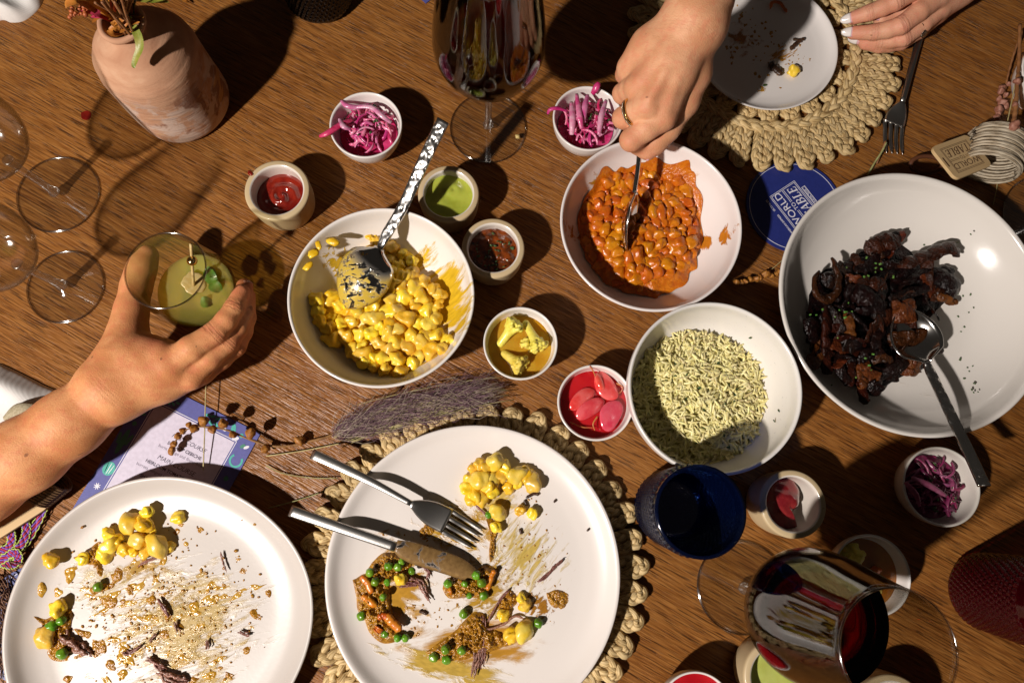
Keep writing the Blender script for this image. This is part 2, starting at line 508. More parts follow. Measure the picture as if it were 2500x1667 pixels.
# ------------------------------------------------------------------ small white bowls and tan ramekins
def bowl_profile(R, H, kind):
    if kind == 'white':
        return spl([(0, 0), (R * .52, 0), (R * .60, .002), (R * .80, H * .30), (R * .95, H * .66), (R * 1.0, H * .96)], 24).tolist() + \
            [(R * .995, H * .99), (R * .975, H), (R * .945, H * .985)] + spl([(R * .93, H * .95), (R * .88, H * .66), (R * .73, H * .32), (R * .5, H * .14), (0, H * .11)], 22).tolist()
    if kind == 'tan':
        return [(0, 0), (R * .84, 0), (R * .88, .0015)] + spl([(R * .90, .003), (R * .965, H * .4), (R, H * .94)], 14).tolist() + \
            [(R * .985, H * .985), (R * .95, H), (R * .84, H), (R * .80, H * .985)] + spl([(R * .785, H * .95), (R * .765, H * .5), (R * .70, H * .18), (R * .5, H * .10), (0, H * .09)], 20).tolist()
def small_bowl(name, label, u, v, rpx, kind, H, group, inner=None):
    p, R = place(u, v, H, rpx)
    if kind == 'tan':
        t = thing(name, label, 'ramekin', p, group)
        prof = bowl_profile(R, H, 'tan')
        k = next(i for i, q in enumerate(prof) if abs(q[0] - R * .84) < 1e-9) if False else 19
        new('wall', lathe(prof[:k + 1], 80), M['tan'], t, p)
        new('lining', lathe(prof[k:], 80), inner or M['cream'], t, p)
    else:
        t = new(name, lathe(bowl_profile(R, H, 'white'), 88), inner or M['white'], loc=p, label=label, cat='bowl', group=group)
    return p, R, t
G1, G2 = 'small white bowls of pickles', 'small tan ramekins of sauce'
SB = {}
SB['onion_a'] = small_bowl('pinch_bowl', 'small white bowl of pink pickled onions between the vase and the red wine', 893, 304, 89, 'white', .036, G1)
SB['onion_b'] = small_bowl('pinch_bowl', 'small white bowl of pink pickled onions beside the fist with the ring', 1436, 288, 86, 'white', .036, G1)
SB['onion_c'] = small_bowl('pinch_bowl', 'small white bowl of pickled onions coloured darker for shade under the end of the serving spoon', 2300, 1187, 94, 'white', .036, G1)
SB['cauli_a'] = small_bowl('pinch_bowl', 'small white bowl of yellow pickled cauliflower beside the corn bowl', 1271, 837, 91, 'white', .036, G1)
SB['cauli_b'] = small_bowl('pinch_bowl', 'small white bowl of cauliflower in brown liquid behind the large wine glass', 2130, 1404, 95, 'white', .036, G1)
SB['radish_a'] = small_bowl('pinch_bowl', 'small white bowl of pickled radish in red liquid touching the rice bowl', 1454, 982, 93, 'white', .036, G1)
SB['radish_b'] = small_bowl('pinch_bowl', 'small white bowl of red pickles cut by the bottom edge of the picture', 1702, 1738, 92, 'white', .036, G1)
SB['ketchup'] = small_bowl('ramekin', 'tan ramekin of dark red chilli sauce between the vase and the corn bowl', 676, 464, 80, 'tan', .036, G2)
SB['green_a'] = small_bowl('ramekin', 'tan ramekin of green herb sauce beside the spoon handle', 1095, 473, 75, 'tan', .036, G2)
SB['salsa'] = small_bowl('ramekin', 'tan ramekin of dark brown salsa touching the corn bowl', 1204, 605, 77, 'tan', .036, G2)
SB['jam'] = small_bowl('ramekin', 'half empty tan ramekin of dark red jam beside the blue tumbler', 1937, 1230, 81, 'tan', .042, G2)
SB['green_b'] = small_bowl('ramekin', 'tan ramekin of pale green sauce under the bowl of the large wine glass', 1905, 1655, 88, 'tan', .036, G2)
SB['edge_bowl'] = small_bowl('pinch_bowl', 'white bowl just showing at the right edge above the twine', 2592, 182, 94, 'white', .036, G1)
SB['end_cup'] = small_bowl('ramekin', 'tan ramekin cut by the bottom edge near the dark red tumbler', 2180, 1742, 88, 'tan', .036, G2)

# ------------------------------------------------------------------ serving bowls
def serving_bowl(label, u, v, rpx, H, m, prof=None, group='white serving bowls', wob=0.0):
    p, R = place(u, v, H, rpx)
    if prof == 'deep':
        P = spl([(0, 0), (R * .58, 0), (R * .68, .003), (R * .90, H * .38), (R * .985, H * .75), (R, H * .97)], 26).tolist() + [(R * .995, H * .995), (R * .98, H), (R * .963, H * .985)] + \
            spl([(R * .955, H * .95), (R * .93, H * .70), (R * .83, H * .34), (R * .62, H * .16), (0, H * .13)], 26).tolist()
    else:
        P = spl([(0, 0), (R * .46, 0), (R * .53, .003), (R * .76, H * .30), (R * .93, H * .68), (R, H * .965)], 26).tolist() + [(R * .998, H * .99), (R * .988, H), (R * .972, H * .99)] + \
            spl([(R * .962, H * .96), (R * .90, H * .66), (R * .74, H * .31), (R * .52, H * .155), (0, H * .12)], 28).tolist()
    rf = (lambda a, z, j: wob * R * (math.sin(2 * a + .6) + .6 * math.sin(3 * a + 2)) * (z / H)) if wob else None
    o = new('serving_bowl', lathe(P, 128, rf), m, loc=p, label=label, cat='bowl', group=group)
    return p, R, o
YEL = (0.62, 0.40, 0.02)
M['bowl_corn'] = ceramic('bowl_with_yellow_smears', (0.80, 0.75, 0.70), 0.2, [
    ((.052, .008), (.028, .048), YEL, 130, 6, 0.55, .56, .16, 1.0),
    ((.038, -.042), (.030, .014), YEL, 170, 6, 0.5, .66, .10, 1.0),
    ((.02, .045), (.045, .02), YEL, 150, 5, 0.5, .74, .10, 1.0),
    ((-.045, .038), (.024, .022), YEL, 230, 2.2, 0.8, .74, .06, 1.0),
    ((-.055, .005), (.012, .03), YEL, 150, 3, 1.2, .80, .10, 1.0)])
ORG = (0.50, 0.17, 0.012)
M['bowl_bean'] = ceramic('bowl_with_orange_smears', (0.79, 0.73, 0.70), 0.2, [
    ((-.006, .050), (.056, .020), (0.55, 0.25, 0.02), 110, 2.5, 0.0, .60, .12, 1.0),
    ((.050, -.003), (.014, .050), ORG, 130, 2.5, 1.5, .68, .08, 1.0),
    ((-.05, .0), (.014, .045), ORG, 120, 2.0, 1.5, .66, .10, 1.0)])
M['bowl_rice'] = ceramic('white_hand_thrown_glaze', (0.76, 0.73, 0.69), 0.28, [((0, 0), (.066, .066), (0.55, 0.55, 0.36), 60, 1, 0, .88, .2, .4)], speck=(0.2, 0.2, 0.24))
M['bowl_big'] = ceramic('large_bowl_glaze', (0.70, 0.66, 0.61), 0.16, [
    ((-.02, -.03), (.085, .08), (0.30, 0.13, 0.03), 90, 1.2, 0.3, .90, .10, 1.0),
    ((.045, -.01), (.03, .04), (0.45, 0.30, 0.12), 200, 4, -1.0, .86, .25, 1.0),
    ((.03, -.075), (.06, .03), (0.55, 0.46, 0.36), 120, 3, -.3, .86, .3, 1.0)])
BC = serving_bowl('white bowl of yellow corn salad with a hammered spoon lying in it', 931, 721, 229, .055, M['bowl_corn'])
BB = serving_bowl('white bowl of orange bean stew being stirred by the hand with the ring', 1591, 543, 222, .055, M['bowl_bean'])
BR = serving_bowl('white hand-thrown bowl of green rice', 1747, 944, 212, .058, M['bowl_rice'], 'deep', wob=0.006)
BM = serving_bowl('large shallow white bowl of dark braised mushrooms', 2233, 732, 326, .052, M['bowl_big'])

# ------------------------------------------------------------------ plates
def plate_profile(R, H, lip=0.004):
    return spl([(0, 0), (R * .60, 0), (R * .66, .002), (R * .90, H * .55), (R * .995, H * .92)], 22).tolist() + [(R, H * .97), (R * .992, H), (R * .978, H * .985)] + \
        spl([(R * .965, H * .93), (R * .90, H * .62), (R * .80, H * .44), (R * .62, H * .36), (0, H * .34)], 26).tolist()
CUR = (0.34, 0.15, 0.018)
M['plate_mid'] = ceramic('matte_plate_with_curry', (0.77, 0.715, 0.67), 0.30, [
    ((-.002, -.058), (.075, .026), (0.46, 0.23, 0.03), 60, 3, 0.08, .56, .22, 1.0),
    ((.022, .058), (.040, .026), (0.56, 0.40, 0.10), 150, 2.5, 0.7, .66, .2, 1.0),
    ((-.062, -.015), (.034, .060), (0.46, 0.24, 0.03), 90, 1.5, 0.1, .62, .2, 1.0),
    ((.045, .012), (.050, .055), (0.56, 0.40, 0.10), 220, 3.5, 0.9, .68, .24, 1.0),
    ((-.012, .035), (.05, .030), (0.48, 0.27, 0.03), 150, 1.6, -0.4, .62, .22, 1.0),
    ((.01, -.02), (.055, .045), (0.42, 0.24, 0.03), 170, 2.0, 0.3, .70, .18, 1.0),
    ((-.02, -.075), (.07, .012), (0.50, 0.33, 0.06), 120, 2.5, -0.25, .56, .18, 1.0),
    ((.055, -.028), (.022, .026), CUR, 240, 1.5, 0.8, .76, .08, 1.0)], coat=0.15)
M['plate_left'] = ceramic('matte_plate_with_spatter', (0.54, 0.495, 0.455), 0.34, [
    ((.008, .005), (.095, .088), (0.33, 0.17, 0.025), 300, 1.6, 0.2, .885, .05, 1.0),
    ((.008, -.005), (.090, .085), (0.42, 0.24, 0.03), 110, 1.6, 0.3, .80, .06, 1.0),
    ((-.055, .03), (.04, .05), (0.50, 0.38, 0.16), 200, 2.0, 0.7, .70, .3, 1.0),
    ((.01, .0), (.085, .075), (0.52, 0.38, 0.16), 150, 4, 0.35, .62, .28, 1.0),
    ((.035, -.035), (.065, .055), (0.46, 0.31, 0.09), 120, 3, 0.5, .80, .16, 1.0),
    ((-.02, .045), (.06, .03), (0.40, 0.24, 0.05), 130, 2, 0.3, .80, .12, 1.0)], coat=0.0)
M['plate_top'] = ceramic('side_plate_with_sauce', (0.72, 0.68, 0.65), 0.25, [
    ((-.022, .012), (.036, .040), (0.34, 0.13, 0.02), 130, 1.5, 0.6, .76, .16, 1.0),
    ((.020, -.006), (.034, .020), (0.50, 0.22, 0.02), 260, 3.5, 0.6, .80, .10, 1.0),
    ((-.005, -.045), (.012, .008), (0.5, 0.25, 0.03), 400, 1.2, 0.3, .78, .06, 1.0)])
MAT_H = 0.007
def plate(label, u, v, rpx, z0, H, m, wob=None):
    p, R = place(u, v, z0 + H, rpx); p.z = z0
    return p, R, new('plate', lathe(plate_profile(R, H), 144, wob), m, loc=p, label=label, cat='plate', group='used plates')
PM = plate('off-white dinner plate with curry leftovers, fork and knife on a braided placemat', 1157, 1399, 361, MAT_H + .001, .018, M['plate_mid'])
PL = plate('matte beige dinner plate with scraped curry spatter, lying over the menu', 383, 1534, 374, .0025, .022, M['plate_left'],
           lambda a, z, j: .0028 * math.sin(3 * a + .5) * max(0, z / .022) + .0016 * math.sin(4 * a + 1.1) * max(0, z / .022))
PT = plate('small white side plate with sauce smears under the two hands', 1870, 106, 176, MAT_H + .001, .014, M['plate_top'])

# ------------------------------------------------------------------ braided placemats
def raffia(name, a, b, d):
    N = NT(name); uv = N.coord('UV')
    m = N.n('ShaderNodeMapping'); m.inputs['Scale'].default_value = (0.35, 4.5, 1); N.l(uv, m.inputs[0])
    s = N.noise(m.outputs[0], 2.2, 4, 0.6, 0.3)
    c = N.ramp(s, [(0.34, d), (0.48, a), (0.64, b)])
    oi = N.n('ShaderNodeObjectInfo').outputs['Random']
    hs = N.n('ShaderNodeHueSaturation'); N.l(c, hs.inputs['Color']); N.l(N.math('ADD', N.math('MULTIPLY', oi, 0.3), 0.85), hs.inputs['Value'])
    N.set(col=hs.outputs[0], rough=0.62, spec=0.3, normal=N.bump(s, 1.0, 0.0014)); return N.m
M['raffia'] = raffia('raffia', (0.56, 0.40, 0.18), (0.72, 0.55, 0.30), (0.24, 0.14, 0.05))
def braid(path, W, T, sr, pitch, ns=6, step=0.0022, phase=0.0, jit=0.0, seed=0, mb=None):
    mb = mb or MB(); r = random.Random(seed)
    P = [V3(p) for p in path]
    L = sum((b - a).length for a, b in zip(P[:-1], P[1:])); n = max(8, int(L / step)); Q = [V3(q) for q in spl([tuple(p) for p in P], n)]
    for k in range(3):
        ph = phase + 2 * PI * k / 3; pts = []; s = 0.0
        for i, q in enumerate(Q):
            if i: s += (Q[i] - Q[i - 1]).length
            t = (Q[min(i + 1, n - 1)] - Q[max(i - 1, 0)]).normalized(); sd = t.cross(V3((0, 0, 1)))
            if sd.length < .05: sd = V3((0, 1, 0))
            sd.normalize(); up = sd.cross(t)
            a = 2 * PI * s / pitch + ph
            pts.append(q + sd * (W * math.sin(a)) + up * (T * math.sin(2 * a)) + V3((r.uniform(-jit, jit), r.uniform(-jit, jit), r.uniform(-jit, jit) * .6)))
        rr = [sr * (1 + .12 * math.sin(i * .9 + k)) for i in range(n)]
        tube(pts, rr, ns, .62, mb=mb)
    return mb
def placemat(label, cx, cy, R, n, rot, seed):
    t = thing('placemat', label, 'placemat', (cx, cy, 0), 'round braided raffia placemats')
    meshes = []
    for k in range(4):      # a loop: braid going out, round the end and back in
        ln, hw = .040 + .002 * random.Random(seed + k).uniform(-1, 1), .0047
        path = [(-ln, -hw, .0045), (-ln * .5, -hw * 1.1, .0058), (-.008, -hw * 1.1, .0062), (-.001, -hw * .6, .006), (.0012, 0, .0056), (-.001, hw * .6, .006), (-.008, hw * 1.1, .0062), (-ln * .5, hw * 1.05, .0058), (-ln, hw, .0045)]
        meshes.append(braid(path, .0029, .0017, .0032, .028, seed=seed + k, jit=.00035, phase=k).mesh('braid_loop'))
    for i in range(n):
        a = rot + 2 * PI * i / n; r = random.Random(seed * 100 + i)
        rr = R + r.uniform(-.003, .001)
        new('braid_loop', meshes[r.randrange(4)], M['raffia'], t, (cx + rr * math.cos(a), cy + rr * math.sin(a), r.uniform(-.0002, .0006)), (0, 0, a + r.uniform(-.07, .07)))
    # inner ring of loops, then the two twisted cords between them
    n2 = int(n * .62)
    for i in range(n2):
        a = rot + .1 + 2 * PI * i / n2; r = random.Random(seed * 200 + i); rr = R - .052
        if rr > .02: new('braid_loop', meshes[r.randrange(4)], M['raffia'], t, (cx + rr * math.cos(a), cy + rr * math.sin(a), -.0006), (0, 0, a + r.uniform(-.1, .1)))
    for q, rr in enumerate((R - .044,)):
        ring = [(rr * math.cos(2 * PI * i / 60), rr * math.sin(2 * PI * i / 60), .0072) for i in range(61)]
        new('braided_ring', braid(ring, .0034, .0014, .0034, .036, step=.003, seed=seed + 9, jit=.0003), M['raffia'], t, (cx, cy, 0))
    disc = [(R - .085) * k for k in (1,)]
    core = MB()
    for rr in [x * .0085 for x in range(1, int((R - .088) / .0085))]:
        nn = max(10, int(rr * 400)); ring = [(rr * math.cos(2 * PI * i / nn), rr * math.sin(2 * PI * i / nn), .0045) for i in range(nn + 1)]
        tube(ring, .0042, 5, .7, mb=core)
    new('woven_centre', core, M['raffia'], t, (cx, cy, 0))
    return t
c2 = at(1160, 1404, .006)
placemat('tan braided raffia placemat under the dinner plate with fork and knife', c2.x, c2.y, .1450, 39, 0.05, 3)
c3 = at(1868, 108, .006)
placemat('tan braided raffia placemat under the small side plate', c3.x, c3.y, .1375, 37, 0.02, 4)
# ------------------------------------------------------------------ glassware
sc.cycles.caustics_reflective = False
sc.cycles.caustics_refractive = False
sc.cycles.blur_glossy = 0.3
def wine_mat():
    N = NT('red_wine'); t = N.t; t.nodes.remove(N.p)
    g = N.n('ShaderNodeBsdfGlass'); g.inputs['Color'].default_value = (1, 1, 1, 1); g.inputs['IOR'].default_value = 1.34
    N.l(g.outputs[0], N.out.inputs[0])
    a = N.n('ShaderNodeVolumeAbsorption'); a.inputs['Color'].default_value = (0.88, 0.04, 0.16, 1); a.inputs['Density'].default_value = 400
    N.l(a.outputs[0], N.out.inputs['Volume']); return N.m
M['wine'] = wine_mat()
def wine_glass(label, u, v, rpx, s=1.0, level=None, group='stemmed glasses', kind='red'):
    p = at(u, v, 0); p.z = 0; R = rpx * px(u, v, 0)
    t = thing('wine_glass', label, 'wine glass', p, group)
    new('foot', lathe([(0, .0003), (R * .6, .0003), (R * .96, .0003), (R, .0008), (R * .99, .0017), (R * .9, .002), (R * .5, .0031), (R * .22, .0046), (.0055, .0068), (0, .0070)], 96), M['glass'], t, p)
    new('foot_rim', tube([(p.x + (R - .0006) * math.cos(2 * PI * i / 90), p.y + (R - .0006) * math.sin(2 * PI * i / 90), .0012) for i in range(91)], .0009, 8), M['glass_rim'], t)
    zb = (.092 if kind == 'red' else .074) * s
    new('stem', lathe(spl([(0, .0068), (.0052, .0069), (.0044, .010), (.0034, .018), (.0031, zb * .5), (.0034, zb * .85), (.0048, zb - .003), (0, zb - .0025)], 30).tolist(), 32), M['stem'], t, p)
    if kind == 'red':
        out = [(0, .092), (.014, .0935), (.028, .0995), (.038, .110), (.0435, .123), (.0450, .135), (.0442, .149), (.0415, .170), (.0370, .198), (.0325, .232)]
    else:
        out = [(0, .074), (.012, .0755), (.023, .082), (.032, .093), (.0365, .106), (.0375, .118), (.036, .135), (.033, .152), (.029, .175)]
    out = spl([(r * s, z * s) for r, z in out], 44)
    inn = [(max(r - .0009, 0), z + (.0012 if r < .02 else .0002)) for r, z in out]
    zt = out[-1][1]
    prof = out.tolist() + [(out[-1][0] - .0003, zt + .0004), (inn[-1][0] + .0002, zt + .0004)] + inn[::-1]
    new('bowl', lathe(prof, 112), M['glass_red' if kind == 'red' else 'glass'], t, p)
    new('rim', tube([(p.x + out[-1][0] * math.cos(2 * PI * i / 90), p.y + out[-1][0] * math.sin(2 * PI * i / 90), out[-1][1]) for i in range(91)], .0007, 8), M['glass_rim'], t)
    if level:
        w_in = [(max(r - .0013, 0), z + (.0018 if r < .02 else .0004)) for r, z in out if z < level * s]
        rl = w_in[-1][0]
        prof = w_in + [(rl, level * s), (rl - .0012, level * s - .0008), (rl * .5, level * s - .0010), (0, level * s - .0010)]
        new('red_wine', lathe(prof, 112), M['wine'], loc=p, label='dark red wine in the ' + label.split(' with ')[0].replace('tall ', '') + (' by the dark tumbler' if v < 500 else ' by the blue tumbler'), cat='wine')
    return t
wine_glass('tall wine glass with red wine standing above the corn bowl', 1192, 314, 93, 1.0, .158)
wine_glass('tall wine glass with red wine leaning over the pale green sauce', 1810, 1432, 109, 1.0, .150)
wine_glass('empty wine glass nearest the vase at the left edge', 144, 476, 101, 1.0, None, kind='white')
wine_glass('empty wine glass beside the hand with the drink', 162, 701, 94, .96, None, kind='white')
wine_glass('empty wine glass cut off by the edge beside the large mushroom bowl', 2556, 535, 108, 1.0, None, kind='white')

def hob_glass(name, tint):
    m = thin_glass(name, tint, 0.02, 1.52); t = m.node_tree; out = t.nodes['Material Output']; src = out.inputs[0].links[0].from_socket
    p = t.nodes.new('ShaderNodeBsdfPrincipled'); p.inputs['Base Color'].default_value = (*[x ** 2.2 * .10 for x in tint], 1); p.inputs['Roughness'].default_value = .11; p.inputs['Specular IOR Level'].default_value = 1.0
    mx = t.nodes.new('ShaderNodeMixShader'); mx.inputs[0].default_value = .42; t.links.new(src, mx.inputs[1]); t.links.new(p.outputs[0], mx.inputs[2]); t.links.new(mx.outputs[0], out.inputs[0]); return m
def tumbler(label, u, v, H, rr, rb, tint, name):
    p = at(u, v, 0); p.z = 0
    t = thing('tumbler', label, 'tumbler', p, 'hobnail tumblers')
    rows = 17; nh = 44; n = nh * 6
    prof = [(0, .001), (rb * .80, .001), (rb * .92, .002)] + [(rb + (rr - rb) * k / 85, .004 + (H - .009) * k / 85) for k in range(86)] + [(rr, H - .003), (rr + .0003, H), (rr - .0022, H)]
    def hob(a, z, j):
        k = (z - .006) / (H - .020) * rows
        if k < 0 or k > rows: return 0.0
        row = int(k); f = k - row - .5; c = ((a / (2 * PI) * nh + .5 * (row % 2)) % 1) - .5
        d = math.sqrt((f / .5) ** 2 + (c / .5) ** 2)
        return .0020 * math.sqrt(max(0, 1 - d * d))
    m = hob_glass(name, tint)
    new('wall', lathe(prof, n, hob), m, t, p)
    inn = [(rr - .0022, H)] + [(rr - .003 + (rb - rr) * (1 - k / 70), .010 + (H - .012) * k / 70) for k in range(70, -1, -1)] + [(rb * .7, .0085), (0, .0082)]
    new('inside', lathe(inn, nh * 5, lambda a, z, j: -.7 * hob(a, z, j)), m, t, p)
    return t
tumbler('dark blue hobnail glass tumbler touching the rice bowl', 1633, 1238, .092, .0348, .0310, (.14, .25, .56), 'cobalt_glass')
tumbler('nearly black hobnail glass tumbler cut by the top edge', 784, -4, .100, .0345, .0325, (.06, .07, .11), 'navy_glass')
tumbler('dark red hobnail glass tumbler cut by the right edge', 2391, 1440, .100, .0345, .0310, (.74, .15, .24), 'ruby_glass')

# ------------------------------------------------------------------ terracotta vase
def terracotta():
    N = NT('weathered_terracotta'); o = N.coord('Object')
    st = N.coord('Object', scale=(1, 1, 3.2))
    n1 = N.noise(st, 22, 5, 0.6, 0.5); n2 = N.noise(o, 48, 6, 0.65, 0.4); n3 = N.noise(N.coord('Object', scale=(1, 1, 9)), 30, 4, 0.6)
    z = N.n('ShaderNodeSeparateXYZ'); N.l(o, z.inputs[0])
    c = N.ramp(n1, [(0.3, (0.40, 0.20, 0.115)), (0.55, (0.50, 0.28, 0.17)), (0.75, (0.57, 0.36, 0.23))])
    low = N.step(z.outputs[2], .085, .055)
    wash = N.math('MULTIPLY', low, N.step(n2, .42, .56))
    c = N.mix(N.math('MULTIPLY', wash, .75), c, (0.56, 0.45, 0.38))
    dark = N.math('MULTIPLY', low, N.step(N.noise(N.coord('Object', loc=(.3, .1, .2)), 34, 5, .6, .6), .54, .60))
    c = N.mix(N.math('MULTIPLY', dark, .8), c, (0.20, 0.085, 0.05))
    grey = N.math('MULTIPLY', N.step(n3, .56, .66), N.step(z.outputs[2], .095, .06))
    c = N.mix(N.math('MULTIPLY', grey, .55), c, (0.34, 0.27, 0.24))
    och = N.math('MULTIPLY', low, N.step(N.noise(N.coord('Object', loc=(.7, .4, .2), scale=(1, 1, 2.5)), 26, 3, .5), .60, .66))
    c = N.mix(N.math('MULTIPLY', och, .7), c, (0.56, 0.32, 0.13))
    N.set(col=c, rough=0.86, spec=0.2, normal=N.bump(N.math('ADD', N.math('MULTIPLY', n3, .6), N.math('MULTIPLY', n2, .5)), 0.55, 0.002)); return N.m
vp = at(452, 253, 0); vp.z = 0
vprof = spl([(0, .0), (.036, 0), (.0425, .003), (.0452, .010), (.0452, .040), (.0448, .072), (.0425, .084), (.0345, .096), (.0225, .1055), (.0165, .1100), (.0150, .1135), (.0160, .1165), (.0185, .1185)], 46).tolist() + \
    [(.0193, .1205), (.0186, .1225), (.0170, .1230), (.0150, .1220)] + spl([(.0135, .1195), (.0120, .113), (.0130, .100), (.030, .08), (.033, .02), (0, .015)], 18).tolist()
vt = new('vase', lathe(vprof, 120, lambda a, z, j: .0005 * math.sin(3 * a + z * 60) + .0003 * math.sin(z * 700)), terracotta(), loc=vp, label='weathered terracotta bottle vase holding dried flowers', cat='vase')

# dried flowers in the vase
def leafmesh(path, wid, up=(0, 0, 1), fold=.25, n=22):
    P = [V3(p) for p in spl([tuple(p) for p in path], n)]; vs, fs = [], []
    for i, p in enumerate(P):
        t = (P[min(i + 1, n - 1)] - P[max(i - 1, 0)]).normalized(); s = t.cross(V3(up)).normalized(); q = s.cross(t)
        wd = wid * math.sin(PI * min(1, (i + .35) / (n - .3))) ** .7
        for k in (-1, -.5, 0, .5, 1): vs.append(p + s * wd * k + q * (abs(k) * wd * fold))
    for i in range(n - 1):
        for k in range(4): fs.append((i * 5 + k, i * 5 + k + 1, (i + 1) * 5 + k + 1, (i + 1) * 5 + k))
    return MB().add(vs, fs)
def leafmat(name, a, b):
    return mat(name, a, .45, b, 90, bump=.2, bs=400, sss=.15, ssss=.002)
M['leaf_g'] = leafmat('green_leaf', (.16, .20, .02), (.30, .28, .05))
M['leaf_y'] = leafmat('yellow_leaf', (.42, .30, .03), (.35, .30, .05))
M['leaf_o'] = leafmat('orange_dry_leaf', (.50, .20, .03), (.38, .13, .02))
M['petal'] = leafmat('pink_petal', (.55, .06, .12), (.42, .03, .08))
M['drystem'] = mat('dry_stem', (.28, .12, .04), .6, (.20, .08, .03), 120)
M['berry'] = mat('dry_berry', (.45, .12, .03), .5, (.30, .07, .02), 300)
fb = thing('flower_bunch', 'dried orange and pink flowers with green leaves standing in the terracotta vase', 'flowers', vp)
mouth = vp + V3((0, 0, .117))
def fpt(u, v, z): return at(u, v, z)
for k, (tip, m, wd) in enumerate([
        ((342, 100, .112), 'leaf_g', .0034), ((412, 6, .150), 'leaf_g', .0050), ((300, -10, .150), 'leaf_y', .008), ((166, 22, .140), 'leaf_o', .0042), ((205, -4, .150), 'leaf_o', .005),
        ((193, 22, .135), 'petal', .0048), ((212, 30, .130), 'petal', .004), ((285, -14, .155), 'petal', .005), ((250, -20, .15), 'leaf_o', .005), ((270, -30, .16), 'leaf_g', .006), ((228, 4, .14), 'leaf_o', .0045), ((240, 25, .13), 'leaf_o', .0035), ((222, 42, .126), 'petal', .0032)]):
    tp = fpt(*tip)
    if k == 0: path = [mouth + V3((.004, -.002, 0)), at(300, 26, .1265), at(318, 55, .126), at(337, 88, .124), at(342, 118, .120), at(334, 140, .116), at(327, 160, .113), at(329, 167, .112)]
    elif k == 1: path = [mouth + V3((.008, .002, 0)), at(335, 0, .140), at(365, -2, .146), tp]
    elif k == 3: path = [mouth + V3((-.006, 0, 0)), at(200, 8, .142), at(178, 4, .146), at(163, 14, .143), at(163, 27, .138)]
    else:
        mid = mouth.lerp(tp, .5) + V3((0, 0, .006)); path = [mouth + (tp - mouth) * .15, mid, tp]
    new('leaf' if m[0] == 'l' else 'petal', leafmesh(path, wd), M[m], fb)
r = random.Random(5)
for k in range(9):
    a = V3((r.uniform(-.008, .008), r.uniform(-.008, .008), -.02)) + mouth
    b = at(r.uniform(205, 300), r.uniform(-60, 10), r.uniform(.15, .19))
    new('stem', tube(spl([a, a.lerp(b, .5) + V3((0, 0, .004)), b], 10), .0011, 6), M['drystem'], fb)
bmesh_berry = blob(.0019, .0019, .0019, .15, 2, 1, 1).mesh('berry')
for k in range(34):
    u = 168 + 48 * r.random(); v = 20 + 24 * r.random() - .12 * (u - 168)
    new('berry', bmesh_berry, M['berry'], fb, at(u, v, .13 + .008 * r.random()), scale=r.uniform(.6, 1.2))
for k in range(26):
    q = mouth + V3((r.uniform(-.011, .011), r.uniform(-.011, .011), r.uniform(-.004, .010)))
    new('dry_petal', leafmesh([q, q + V3((r.uniform(-.006, .006), r.uniform(-.006, .006), .006)), q + V3((r.uniform(-.011, .011), r.uniform(-.011, .011), .009))], .0026, n=7), M['leaf_o'], fb)
for k in range(70):       # the rest of the bunch, spreading above the picture's top edge
    u, v = r.uniform(60, 470), r.uniform(-460, -150); z = r.uniform(.15, .26); q = at(u, v, z); a = r.uniform(0, 6.28); L_ = r.uniform(.02, .045); e = q + V3((math.cos(a) * L_, math.sin(a) * L_, r.uniform(-.01, .01)))
    new('leaf', leafmesh([q, q.lerp(e, .5) + V3((0, 0, .005)), e], r.uniform(.006, .013), n=8), M[r.choice(['leaf_g', 'leaf_o', 'leaf_y', 'leaf_g'])], fb)
    if k % 4 == 0: new('stem', tube(spl([mouth, mouth.lerp(q, .5) + V3((0, 0, .01)), q], 8), .0011, 6), M['drystem'], fb)
new('dry_petal', leafmesh([at(446, -6, .004), at(454, 2, .006), at(463, 6, .002)], .0032, n=8), M['leaf_o'], loc=(0, 0, 0), label='fallen orange petal on the table right of the vase top', cat='petal')

